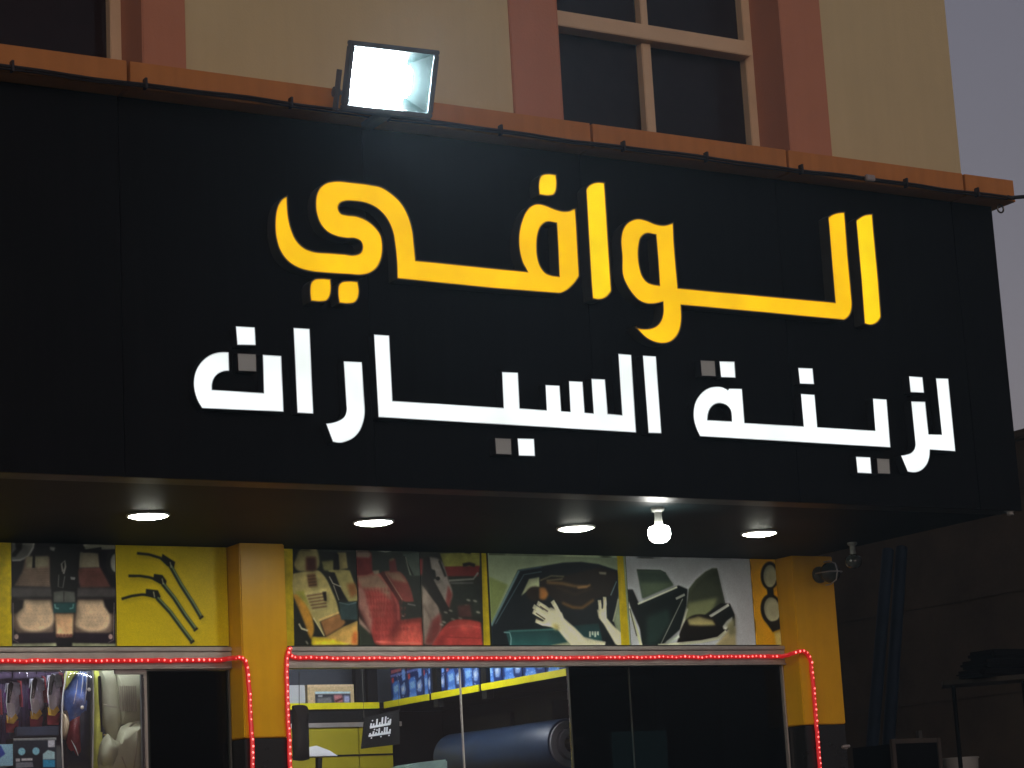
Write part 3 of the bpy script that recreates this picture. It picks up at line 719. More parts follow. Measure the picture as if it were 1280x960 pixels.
# poster 1: car floor mats
x0, x1 = bays[0][0]+0.01, pxX(145.0)-GAP
p = newprint(x0, x1, YEL); r, s = (0, 660), 6.0
p.poly([(82,60),(866,60),(868,910),(90,910)], (15,13,17), r, s, 0)
p.poly([(85,95),(262,95),(255,150),(215,225),(150,250),(85,245)], (66,66,64), r, s, 2)
p.poly([(110,95),(170,95),(160,160),(115,215),(88,220),(88,190),(120,160)], (16,16,16), r, s, 2)
p.stroke([(255,100),(245,150),(205,215),(150,240),(90,245)], 12, (92,92,90), r, s, 1)
p.poly([(190,225),(370,215),(382,445),(105,435),(165,330)], (74,62,54), r, s, 3)
p.poly([(195,215),(360,210),(365,290),(195,300)], (84,80,66), r, s, 3)
p.poly([(245,200),(262,200),(262,300),(240,300)], (14,14,14), r, s, 1)
p.poly([(590,300),(750,295),(830,445),(600,450),(580,330)], (66,42,38), r, s, 3)
p.poly([(590,180),(735,190),(745,295),(590,300)], (82,78,66), r, s, 2)
p.poly([(615,110),(870,105),(870,160),(640,165)], (76,76,68), r, s, 2)
p.stroke([(625,175),(760,155)], 22, (18,18,18), r, s, 1)
p.ell(845, 260, 50, 95, (22,22,22), r, s, 2); p.ell(868, 262, 40, 70, (92,92,86), r, s, 2)
for k in range(9):
    p.stroke([(120+k*5,430-k*14),(370,445-k*17)], 4, (46,38,34), r, s, 1, 0.5)
    p.stroke([(600,445-k*15),(815-k*8,440-k*14)], 4, (46,28,26), r, s, 1, 0.5)
p.poly([(85,445),(866,450),(866,520),(85,520)], (48,46,47), r, s, 4)
p.poly([(120,535),(392,535),(405,770),(380,790),(140,790),(108,760),(100,640)], (66,56,50), r, s, 4, smooth=True); p.poly([(150,545),(375,545),(395,720),(340,758),(230,775),(150,745),(125,640)], (132,116,96), r, s, 4, smooth=True)
p.poly([(566,535),(835,535),(850,640),(845,765),(815,790),(575,790),(555,765)], (66,56,50), r, s, 4, smooth=True); p.poly([(585,545),(790,545),(822,640),(805,745),(715,775),(610,758),(565,720)], (132,116,96), r, s, 4, smooth=True)
for k in range(9):
    for j in range(7):
        for ox in (150, 590): p.ell(ox+k*25+(j % 2)*12, 565+j*27, 3.5, 3.5, (96,82,68), r, s, 1, 0, 0.5)
p.poly([(85,530),(180,535),(170,600),(120,640),(85,640)], (16,12,16), r, s, 3); p.poly([(770,530),(866,530),(866,640),(820,640),(785,590)], (16,12,16), r, s, 3)
p.poly([(385,90),(610,90),(585,300),(575,560),(395,560),(375,400)], (13,13,15), r, s, 2)
p.stroke([(470,330),(460,270),(485,245),(490,290),(475,345)], 14, (88,86,84), r, s, 1)
p.stroke([(440,350),(435,440),(470,450),(485,360)], 7, (70,70,70), r, s, 1)
p.poly([(370,140),(415,145),(405,175),(375,165)], (80,78,76), r, s, 2); p.poly([(525,365),(565,370),(560,390),(530,388)], (84,84,84), r, s, 1)
p.poly([(400,480),(470,470),(560,480),(565,560),(400,560)], (58,60,58), r, s, 2); p.stroke([(478,475),(478,555)], 5, (22,22,22), r, s, 1)
p.poly([(398,562),(568,560),(566,636),(402,638)], (24,52,54), r, s, 2); p.stroke([(410,570),(415,600),(440,605)], 12, (70,100,100), r, s, 1); p.stroke([(550,570),(545,600),(520,605)], 12, (60,95,95), r, s, 1)
p.poly([(412,642),(553,642),(545,800),(480,818),(420,800)], (138,112,86), r, s, 3, grad=None)
for k in range(5): p.ell(430+k*25, 808, 13, 14, (60,38,34), r, s, 2)
p.poly([(100,800),(400,790),(420,860),(560,860),(560,790),(860,800),(860,860),(100,862)], (24,18,26), r, s, 4)
p.poly([(90,868),(420,862),(425,898),(90,900)], (112,116,96), r, s, 2); p.poly([(540,862),(866,868),(866,900),(540,898)], (104,108,88), r, s, 2)
p.stroke([(97,560),(100,840),(140,860)], 5, (96,88,88), r, s, 1); p.stroke([(855,560),(850,840),(810,860)], 5, (96,88,88), r, s, 1)
p.ell(122, 815, 16, 20, (110,96,92), r, s, 1); p.ell(828, 815, 16, 20, (110,92,88), r, s, 1)
poster(p, 'poster of beige car floor mats at the far left end of the frieze', x0, x1, 'car_mat_print')

# poster 2: wiper blades on yellow
x0, x1 = pxX(145.0)+GAP, bays[0][1]-0.004
p = newprint(x0, x1, YEL); r, s = (0, 560), 4.0
for arm, clip, bl in (([(685,527),(745,533),(800,550),(850,585)], [(812,530),(850,555),(875,570),(868,608),(835,590),(805,560)], [(852,590),(905,685),(960,770),(1003,843)]),
                      ([(642,640),(700,640),(750,648),(800,665)], [(770,630),(812,636),(832,665),(828,690),(800,680),(765,660)], [(812,678),(870,750),(925,835),(975,903)]),
                      ([(608,755),(660,740),(710,733),(760,738)], [(730,705),(790,712),(803,745),(785,756),(728,738)], [(785,750),(850,820),(905,895),(958,965)])):
    p.stroke(arm, 13, (20,22,16), r, s, 1); p.poly(clip, (13,16,12), r, s, 1); p.stroke(bl, 22, (22,28,18), r, s, 1)
    p.stroke([(x+3, y-4) for x, y in bl], 8, (74,88,62), r, s, 1)
    p.stroke(bl[-1:]+[(bl[-1][0]+6, bl[-1][1]+9)], 26, (12,14,10), r, s, 1)
    p.stroke([(clip[3][0]-18, clip[3][1]-38), (clip[3][0]-12, clip[3][1]-8)], 6, (110,110,90), r, s, 1)
poster(p, 'yellow poster of three black wiper blades beside the middle pier', x0, x1, 'wiper_print', (0.5, 0.02))

# poster 3-5: seat covers
xa = bays[1][0]+0.004
bnd = [xa, pxX(447.0), pxX(526.5), pxX(605.5)]
x0, x1 = bnd[0], bnd[1]-GAP
p = newprint(x0, x1, (20,22,18)); p.gain = 1.55; r, s = (360, 680), 7.383
p.poly([(0,0),(42,0),(58,960),(-40,960),(-40,0)], YEL, r, s, 0)
p.poly([(310,160),(420,150),(420,250),(330,245)], (92,90,56), r, s, 3)
p.poly([(45,275),(170,252),(282,246),(345,310),(400,420),(455,560),(470,640),(290,715),(340,855),(230,690),(150,565),(60,490),(40,400)], (124,116,74), r, s, 2, smooth=True)
p.poly([(45,470),(110,455),(175,570),(225,690),(240,790),(215,885),(190,840),(140,700)], (140,104,36), r, s, 3, smooth=True)
p.poly([(60,440),(150,430),(200,600),(170,560)], (112,112,50), r, s, 4)
p.poly([(75,130),(105,62),(170,38),(258,46),(286,120),(280,220),(240,252),(150,255),(85,242),(58,200)], (98,92,60), r, s, 3, smooth=True)
p.poly([(165,122),(255,118),(262,245),(165,252)], (54,30,24), r, s, 4)
p.poly([(172,280),(250,270),(272,392),(190,402)], (78,58,38), r, s, 3)
for k in range(4): p.stroke([(180+k*4,300+k*28),(255+k*4,292+k*28)], 5, (46,34,22), r, s, 1)
p.poly([(148,450),(350,408),(372,590),(235,625)], (132,126,84), r, s, 2)
for k in range(5): p.stroke([(172+k*12,482+k*28),(345+k*4,455+k*30)], 14, (78,60,42), r, s, 2)
p.poly([(315,445),(352,438),(358,530),(335,525)], (22,18,14), r, s, 2)
p.poly([(300,715),(470,640),(532,722),(500,765),(350,855)], (110,78,46), r, s, 3); p.stroke([(285,705),(470,632)], 16, (150,132,84), r, s, 2)
p.poly([(235,858),(350,860),(510,765),(642,708),(642,930),(230,930)], (150,122,66), r, s, 2)
p.poly([(220,860),(420,880),(560,925),(215,930)], (190,150,34), r, s, 3); p.poly([(600,820),(642,800),(642,925),(580,925)], (150,84,40), r, s, 5)
p.poly([(370,245),(480,235),(570,245),(640,440),(640,525),(560,535),(480,400)], (118,112,70), r, s, 2); p.poly([(540,370),(620,360),(640,460),(580,500)], (110,74,40), r, s, 5)
p.poly([(455,78),(535,78),(552,225),(470,240)], (104,96,62), r, s, 2); p.poly([(425,80),(465,95),(475,235),(420,235)], (14,14,12), r, s, 2)
p.poly([(375,258),(430,262),(520,505),(465,510),(420,380)], (14,14,14), r, s, 2); p.stroke([(380,300),(415,365),(490,395)], 10, (128,126,112), r, s, 1); p.stroke([(420,380),(470,520)], 8, (118,116,104), r, s, 1)
p.poly([(470,540),(630,535),(642,700),(490,700)], (38,54,56), r, s, 2); p.stroke([(470,540),(560,560),(632,540)], 8, (70,88,92), r, s, 1)
p.stroke([(100,735),(125,780),(185,800)], 16, (148,146,124), r, s, 1); p.stroke([(235,680),(335,850)], 9, (150,146,112), r, s, 1)
p.stroke([(165,895),(185,925)], 12, (120,120,110), r, s, 2)
poster(p, 'poster of a beige and tan car seat cover beside the middle pier', x0, x1, 'beige_seat_print')

x0, x1 = bnd[1]+GAP, bnd[2]-GAP
p = newprint(x0, x1, (22,26,22)); p.gain = 1.42; r, s = (360, 670), 4.923
p.poly([(705,110),(805,105),(812,245),(750,245)], (58,68,60), r, s, 2); p.stroke([(712,125),(770,245)], 9, (20,22,20), r, s, 1); p.stroke([(722,130),(752,240)], 5, (112,112,98), r, s, 1)
p.stroke([(530,85),(600,98),(665,85)], 7, (110,112,104), r, s, 1)
p.poly([(590,218),(690,222),(745,300),(775,405),(720,405),(650,340)], (104,46,40), r, s, 2, smooth=True); p.poly([(595,222),(690,225),(735,290),(640,270)], (112,84,66), r, s, 4)
p.poly([(620,150),(660,138),(672,215),(625,222)], (82,32,30), r, s, 2); p.stroke([(625,150),(650,142)], 14, (92,72,52), r, s, 2)
p.poly([(690,412),(815,405),(822,502),(700,508)], (30,33,29), r, s, 2); p.stroke([(735,418),(785,428)], 9, (84,84,80), r, s, 1); p.stroke([(700,490),(715,495)], 8, (90,90,86), r, s, 1)
p.poly([(418,245),(555,226),(620,290),(678,400),(692,520),(690,665),(530,660),(500,560),(425,400)], (124,46,42), r, s, 2, smooth=True)
p.poly([(418,248),(552,228),(620,300),(640,400),(560,330),(450,330)], (116,92,76), r, s, 7)
p.poly([(418,300),(470,330),(520,520),(510,610),(425,430)], (130,92,82), r, s, 5)
for k in range(7): p.stroke([(485+k*20,320),(505+k*16,420),(515+k*12,500)], 5, (146,84,72), r, s, 2, 0.65)
for k in range(3): p.stroke([(560+k*12,470),(572+k*10,650)], 4, (150,76,66), r, s, 1, 0.5)
p.poly([(690,520),(820,502),(828,672),(530,668),(650,600)], (144,58,50), r, s, 4); p.stroke([(540,650),(820,662)], 9, (170,90,80), r, s, 2)
for k in range(16): p.ell(705+(k*37) % 110, 560+(k*23) % 80, 9, 5, (168,84,72), r, s, 2, 0, 0.6)
for k in range(11):
    for j in range(8): p.ell(470+k*21+(j % 2)*10+j*9, 330+j*40, 7, 15, (88,28,27), r, s, 2, 0, 0.3); p.ell(474+k*21+(j % 2)*10+j*9, 322+j*40, 4, 9, (168,84,74), r, s, 2, 0, 0.25)
p.poly([(640,300),(685,400),(698,520),(660,660),(610,660),(650,520)], (66,20,20), r, s, 9, 0.6); p.poly([(425,420),(470,480),(530,640),(500,640),(440,520)], (60,22,22), r, s, 8, 0.5)
p.stroke([(560,240),(640,330),(675,430),(680,520)], 9, (150,80,70), r, s, 3, 0.6)
p.poly([(690,600),(828,590),(828,672),(560,672)], (170,78,66), r, s, 9, 0.5); p.stroke([(690,535),(760,520),(822,520)], 12, (92,32,30), r, s, 4, 0.7)
p.poly([(415,90),(485,82),(515,110),(520,225),(480,240),(415,240)], (84,28,28), r, s, 2); p.poly([(415,88),(480,80),(512,112),(500,135),(418,132)], (104,86,74), r, s, 3)
p.stroke([(575,222),(690,395)], 26, (66,20,17), r, s, 1); p.stroke([(600,232),(702,392)], 6, (124,92,76), r, s, 1)
p.poly([(520,215),(560,210),(560,232),(530,236)], (122,110,92), r, s, 2)
p.poly([(428,500),(500,600),(535,672),(428,672)], (38,44,34), r, s, 3); p.poly([(430,490),(500,580),(510,605),(440,540)], (120,100,90), r, s, 3)
poster(p, 'poster of a quilted red car seat, second of the three seat posters', x0, x1, 'red_seat_print')

x0, x1 = bnd[2]+GAP, pxX(612.0)-GAP
p = newprint(x0, x1, (24,25,21)); p.gain = 1.5; r, s = (360, 670), 4.923
p.poly([(935,108),(1180,102),(1180,190),(960,192)], (96,96,42), r, s, 2); p.poly([(958,190),(1180,184),(1170,248),(980,248)], (80,26,24), r, s, 2)
p.stroke([(1075,180),(1115,172),(1150,182)], 20, (20,18,16), r, s, 2); p.stroke([(1085,98),(1125,104)], 16, (24,22,20), r, s, 2)
p.stroke([(990,275),(1140,265),(1170,225)], 12, (84,86,80), r, s, 1); p.stroke([(1000,290),(1140,290)], 10, (60,62,60), r, s, 2)
p.poly([(1010,310),(1180,295),(1185,500),(1010,480)], (26,30,26), r, s, 4)
p.poly([(826,280),(880,330),(935,480),(945,560),(890,665),(826,665)], (104,94,86), r, s, 3, smooth=True)
p.poly([(885,520),(942,470),(942,580),(890,668),(840,668)], (84,38,36), r, s, 6)
p.poly([(870,130),(925,140),(985,265),(1010,370),(970,440),(905,330),(880,230)], (104,98,92), r, s, 3, smooth=True); p.poly([(985,300),(1012,360),(990,450),(965,440)], (90,44,40), r, s, 4)
p.poly([(835,135),(868,130),(895,270),(960,390),(1005,470),(960,480),(820,295)], (22,18,16), r, s, 2)
p.poly([(870,200),(905,212),(912,262),(890,270)], (20,20,18), r, s, 2); p.ell(922, 262, 13, 12, (16,16,15), r, s, 1); p.stroke([(930,150),(970,250)], 14, (30,30,28), r, s, 2)
p.poly([(808,140),(830,140),(826,240),(808,245)], (96,40,38), r, s, 3)
p.poly([(885,672),(950,570),(1005,522),(1100,514),(1185,530),(1198,672)], (128,46,42), r, s, 3, smooth=True); p.poly([(900,668),(960,600),(1000,580),(960,668)], (84,26,26), r, s, 7, 0.7); p.poly([(1020,545),(1120,530),(1170,560),(1080,590)], (160,74,64), r, s, 9, 0.55); p.poly([(826,300),(850,330),(860,480),(828,520)], (132,122,112), r, s, 8, 0.6); p.stroke([(835,420),(880,520),(880,640)], 8, (70,56,52), r, s, 4, 0.7)
p.stroke([(990,560),(1100,550),(1185,565)], 6, (150,70,62), r, s, 2); p.stroke([(940,620),(1190,630)], 4, (96,32,30), r, s, 1)
for (a, b_) in ((970,470),(1000,460),(960,530),(945,545),(1015,512),(1060,505),(1100,430),(1150,400),(1170,470),(1110,395)): p.ell(a, b_, 14, 6, (112,110,100), r, s, 2, 0.3, 0.8)
p.poly([(1040,430),(1120,420),(1130,500),(1050,500)], (56,34,32), r, s, 4)
p.poly([(1188,60),(1216,60),(1246,700),(1204,700)], YEL, r, s, 0)
poster(p, 'poster of a white and red car seat with belt, right of the quilted red seat', x0, x1, 'white_seat_print')

# poster 6: window tinting
x0, x1 = pxX(612.0)+GAP, pxX(785)-GAP
p = newprint(x0, x1, (92,102,82)); r, s = (600, 685), 6.737
p.poly([(55,235),(235,310),(95,640),(60,640)], (80,90,54), r, s, 3)
p.poly([(92,660),(320,186),(500,158),(700,124),(850,118),(1000,138),(1160,190),(1165,400),(1125,620),(1195,830),(88,830)], (13,17,20), r, s, 2)
p.stroke([(95,655),(330,190)], 16, (62,80,82), r, s, 2); p.stroke([(130,640),(370,225),(520,200)], 8, (44,58,62), r, s, 1); p.stroke([(330,190),(520,160)], 9, (40,54,58), r, s, 2)
p.poly([(345,405),(412,262),(500,245),(500,330),(430,335)], (106,112,88), r, s, 2)
p.poly([(500,262),(700,236),(1000,165),(1155,205),(1110,400),(960,432),(880,505),(760,512),(640,455),(515,320)], (24,19,15), r, s, 3)
p.stroke([(505,275),(600,235),(710,240),(690,262),(560,275)], 10, (74,70,52), r, s, 2)
p.stroke([(560,290),(700,300),(800,322),(905,325)], 18, (84,64,36), r, s, 4); p.stroke([(820,335),(900,325),(930,310)], 12, (130,96,56), r, s, 3)
p.stroke([(690,460),(780,500),(860,505),(960,435)], 18, (80,58,30), r, s, 4); p.stroke([(640,330),(800,390),(950,340)], 10, (44,32,20), r, s, 5)
p.ell(460, 385, 70, 60, (26,20,16), r, s, 4); p.poly([(500,335),(545,335),(578,390),(545,435),(500,430)], (108,72,34), r, s, 4, smooth=True)
p.poly([(215,695),(560,680),(760,655),(1000,632),(1040,830),(250,830)], (28,60,60), r, s, 2, grad=(14,30,32)); p.stroke([(200,710),(250,712),(262,760),(258,830)], 9, (84,112,112), r, s, 1); p.stroke([(240,700),(640,685)], 8, (56,92,88), r, s, 2)
SK = (158,162,124)
p.poly([(530,520),(600,500),(690,545),(706,590),(800,672),(875,748),(960,772),(1060,790),(1050,822),(770,830),(648,682),(590,664),(540,650)], SK, r, s, 2)
for f_ in ([(482,462),(545,500),(600,545)], [(448,490),(510,530),(570,575)], [(446,534),(510,570),(560,600)], [(468,608),(530,635),(590,640)], [(608,446),(640,500),(670,560)]): p.stroke(f_, 36, SK, r, s, 1)
for g_ in ([(505,490),(570,535)], [(470,548),(548,600)], [(462,590),(530,615)]): p.stroke(g_, 8, (40,34,24), r, s, 1)
p.poly([(600,640),(655,640),(670,690),(630,690)], (122,118,74), r, s, 5)
p.poly([(985,520),(1062,505),(1068,590),(1120,650),(1195,722),(1195,830),(1140,812),(1040,640),(1000,590)], SK, r, s, 2)
for f_ in ([(1005,438),(1010,490),(1012,540)], [(1048,412),(1052,470),(1046,540)]): p.stroke(f_, 30, SK, r, s, 1)
p.stroke([(1120,620),(1150,500),(1165,430)], 14, (120,126,106), r, s, 1); p.stroke([(1100,400),(1150,280)], 9, (70,88,90), r, s, 1)
p.poly([(1000,200),(1065,205),(1060,225),(1005,220)], (96,92,78), r, s, 2)
for k in range(4): p.poly([(918+k*22,702),(934+k*22,702),(934+k*22,750-12*(k % 2)),(918+k*22,750-20*(k % 2))], (128,138,128), r, s, 1)
p.poly([(580,820),(740,792),(770,825)], (120,126,104), r, s, 2)
p.poly([(1152,40),(1202,40),(1262,860),(1192,860)], YEL, r, s, 0)
poster(p, 'poster of two hands fitting dark tint film to a car window', x0, x1, 'tint_print', (0.6, 0.05))

# poster 7: car windows and mirror film
x0, x1 = pxX(785)+GAP, pxX(940.5)-GAP
p = newprint(x0, x1, (116,120,122)); r, s = (770, 685), 5.818
p.poly([(150,158),(320,163),(362,182),(418,270),(192,368)], (44,55,47), r, s, 2, grad=None); p.poly([(175,250),(400,250),(415,272),(195,366)], (62,74,58), r, s, 5)
p.stroke([(152,160),(322,164),(362,184)], 6, (30,38,32), r, s, 1)
p.poly([(528,300),(580,232),(650,172),(700,148),(732,148),(790,402),(650,492),(500,570)], (42,47,36), r, s, 2, smooth=False); p.poly([(520,400),(740,360),(690,470),(500,560)], (80,86,60), r, s, 6); p.stroke([(732,150),(792,405)], 5, (36,42,34), r, s, 1)
p.poly([(60,300),(122,302),(165,400),(180,600),(110,440)], (18,20,20), r, s, 2)
p.poly([(150,412),(455,272),(520,300),(512,420),(468,590),(330,712),(190,712),(170,560)], (15,20,19), r, s, 2); p.poly([(220,500),(380,440),(400,540),(300,700),(220,700)], (24,36,33), r, s, 9)
p.stroke([(158,408),(445,284)], 12, (132,138,124), r, s, 1); p.stroke([(70,375),(130,540),(185,712)], 20, (124,128,106), r, s, 1); p.stroke([(100,440),(150,640)], 6, (30,32,28), r, s, 1)
p.stroke([(485,370),(322,708)], 6, (104,108,100), r, s, 1); p.stroke([(435,370),(500,338)], 15, (116,120,112), r, s, 1)
p.stroke([(470,600),(520,440)], 12, (130,134,118), r, s, 2)
p.poly([(640,492),(760,402),(828,405),(862,485),(866,565),(800,605),(720,530)], (17,19,17), r, s, 2); p.stroke([(680,500),(820,412)], 18, (126,130,124), r, s, 1)
p.poly([(470,600),(520,512),(580,485),(700,508),(760,560),(800,600),(740,650),(560,692),(440,700)], (17,15,12), r, s, 2, smooth=True); p.poly([(520,520),(600,498),(700,525),(725,560),(620,565),(530,560)], (108,104,70), r, s, 4)
p.poly([(775,570),(805,530),(846,500),(846,545),(800,596),(780,590)], (140,144,138), r, s, 2); p.stroke([(305,708),(440,698),(620,680),(740,655),(800,605)], 18, (140,144,126), r, s, 1)
p.stroke([(370,690),(460,640)], 18, (128,138,128), r, s, 2)
p.poly([(740,690),(805,610),(866,575),(872,712),(720,712)], (108,102,74), r, s, 4); p.poly([(800,560),(862,500),(868,620),(830,640)], (84,84,62), r, s, 6)
poster(p, 'pale poster of tinted car door windows and a wing mirror', x0, x1, 'film_print', (0.6, 0.035))

# poster 8: mirrors on orange-yellow
x0, x1 = pxX(940.5)+GAP, bays[1][1]-0.004
p = newprint(x0, x1, (134,100,14)); r, s = (770, 685), 5.818
p.ell(1118, 202, 66, 102, (18,18,15), r, s, 2); p.ell(1120, 205, 48, 82, (104,108,88), r, s, 2)
p.stroke([(1120,290),(1125,350)], 50, (18,18,15), r, s, 2)
p.ell(1130, 450, 78, 116, (18,18,15), r, s, 2, -0.15); p.ell(1135, 448, 58, 90, (104,108,88), r, s, 2, -0.15)
p.poly([(1095,545),(1200,520),(1205,585),(1140,612)], (20,20,16), r, s, 2); p.poly([(1150,612),(1230,590),(1230,712),(1165,712)], (128,120,70), r, s, 4)
p.poly([(1150,110),(1235,110),(1235,300),(1190,300)], (84,76,50), r, s, 8, 0.5)
poster(p, 'narrow orange poster of two round black mirrors next to the right pier', x0, x1, 'mirror_print', (0.6, 0.03))

# ================================================================== SHOP WINDOWS
def prism(pts, Y, depth, mb=None, smooth=False, mi=0):
    q = [P(x, y, Y) for x, y in pts]
    o = [(v.x, v.z) for v in q]
    if smooth: o = [(v.x, v.y) for v in smooth_poly(o, 75, 3)]
    area = sum(o[i-1][0]*o[i][1]-o[i][0]*o[i-1][1] for i in range(len(o)))
    if area < 0: o = o[::-1]
    n = len(o); mb = mb or MB()
    tr = tessellate_polygon([[Vector((a, b, 0)) for a, b in o]])
    vs = [(a, Y, b) for a, b in o] + [(a, Y+depth, b) for a, b in o]
    fs = [tuple(t) for t in tr] + [tuple(i+n for i in t[::-1]) for t in tr] + [(i, i+n, (i+1) % n+n, (i+1) % n) for i in range(n)]
    return mb.add(vs, fs, mi)
def slab(name, pts, Y, depth, m, parent=None, smooth=False, bevel=0.0):
    return prism(pts, Y, depth, None, smooth).build(name, m, parent, bevel=bevel)
def pillow(name, pts, Y, depth, m, parent=None, bumps=0.012, nx=22, nz=34, wr=3.0, seed=0):
    """soft shape: a grid kept inside the outline and puffed out towards the street, with folds"""
    q = [P(x, y, Y) for x, y in pts]; o = [Vector((v.x, v.z)) for v in q]; o = smooth_poly(o, 75, 3)
    n = len(o); r_ = random.Random(seed)
    cx = sum(v.x for v in o)/n; cz = sum(v.y for v in o)/n
    ph = [r_.uniform(0, 6.28) for _ in range(6)]
    rings = 8; vs = []; fs = []
    for k in range(rings+1):
        t = 1-k/rings
        for v in o:
            x = cx+(v.x-cx)*t; z = cz+(v.y-cz)*t
            puff = depth*(1-t**2.6)
            fold = bumps*(math.sin(x*38*wr/3+ph[0]+2*math.sin(z*9+ph[1]))+0.6*math.sin(z*26*wr/3+ph[2]+x*17))*(1-t**4)
            vs.append((x, Y-puff-fold, z))
    for k in range(rings):
        for i in range(n):
            j = (i+1) % n
            if k == rings-1: fs.append((k*n+i, k*n+j, rings*n))
            else: fs.append((k*n+i, k*n+j, (k+1)*n+j, (k+1)*n+i))
    vs = vs[:rings*n+1]
    fs = [f for f in fs]
    b0 = len(vs); vs += [(v.x, Y+0.01, v.y) for v in o]
    fs += [(i, b0+i, b0+(i+1) % n, (i+1) % n) for i in range(n)]
    fs.append(tuple(b0+i for i in range(n)))
    return MB().add(vs, fs).build(name, m, parent, smooth=True)

# fluorescent lamps on the shop ceiling (they light the window displays)
def tube_lamp(x, y, label):
    t = thing('ceiling_lamp', label, 'lamp')
    B('lamp_body', x-0.62, x+0.62, y-0.05, y+0.05, 3.0, 3.048, MT['white_plastic'], t, 0.004)
    MB().tube([(x-0.58, y, 2.975), (x+0.58, y, 2.975)], 0.016, 10).build('tube', MT['tube'] if x > 4 else MT['tube_left'], t, smooth=True)
MT['tube_left'] = glow('fluorescent_tube_left', (0.92, 0.95, 1.0, 1), 85)
MT['tube'] = glow('fluorescent_tube', (0.92, 0.97, 1.0, 1), 125)
tube_lamp(5.95, 2.95, 'white tube lamp on the ceiling of the right shop room')
tube_lamp(3.75, 2.118, 'white tube lamp on the ceiling behind the left window')

# ---- left window ---------------------------------------------------------
YD = 2.22
lw = thing('shop_window', 'left shop window glass in front of bagged goods and a beige seat cover', 'window')
xA = bays[0][0]+0.01; xD0 = P(187, 900, YB).x; xD1 = bays[0][1]-0.004; xFr = P(184.3, 900, YB).x
B('glass_pane', xA, xFr-0.002, YB+0.03, YB+0.036, 0.2, ZL-0.002, MT['clear'], lw)
B('frame_post', xFr, xD0-0.002, YB+0.020, YB+0.042, 0.12, ZL-0.002, MT['alu'], lw, 0.003)
B('bottom_rail', xA, xFr-0.002, YB+0.005, YB+0.055, 0.12, 0.198, MT['alu'], lw, 0.003)
dr = thing('door_leaf', 'black tinted glass door leaf left of the middle pier', 'door')
B('glass_pane', xD0+0.012, xD1-0.012, YB+0.018, YB+0.030, 0.2, P(230, 838.5, YB).z, MT['tinted'], dr)
B('head_rail', xD0, xD1, YB+0.0, YB+0.05, P(230, 838, YB).z+0.001, ZL-0.002, MT['alu'], dr, 0.003)
B('bottom_rail', xD0, xD1, YB+0.0, YB+0.05, 0.125, 0.198, MT['alu_dark'], dr, 0.003)
B('backing_board', xD0+0.005, xD1, YB+0.12, YB+0.14, 0.13, ZL, MT['room_dark'], dr)
B('door_post', xD1-0.010, xD1, YB+0.0, YB+0.05, 0.2, P(230, 838, YB).z, MT['alu_dark'], dr)
hb_ = slab('aluminium_bracket', [(144.5, 832), (182, 832), (182, 842.5), (144.5, 842.5)], YB-0.005, 0.03, MT['alu'], bevel=0.003)
tag(hb_, 'short aluminium plate under the rope light beside the black door leaf', 'bracket')

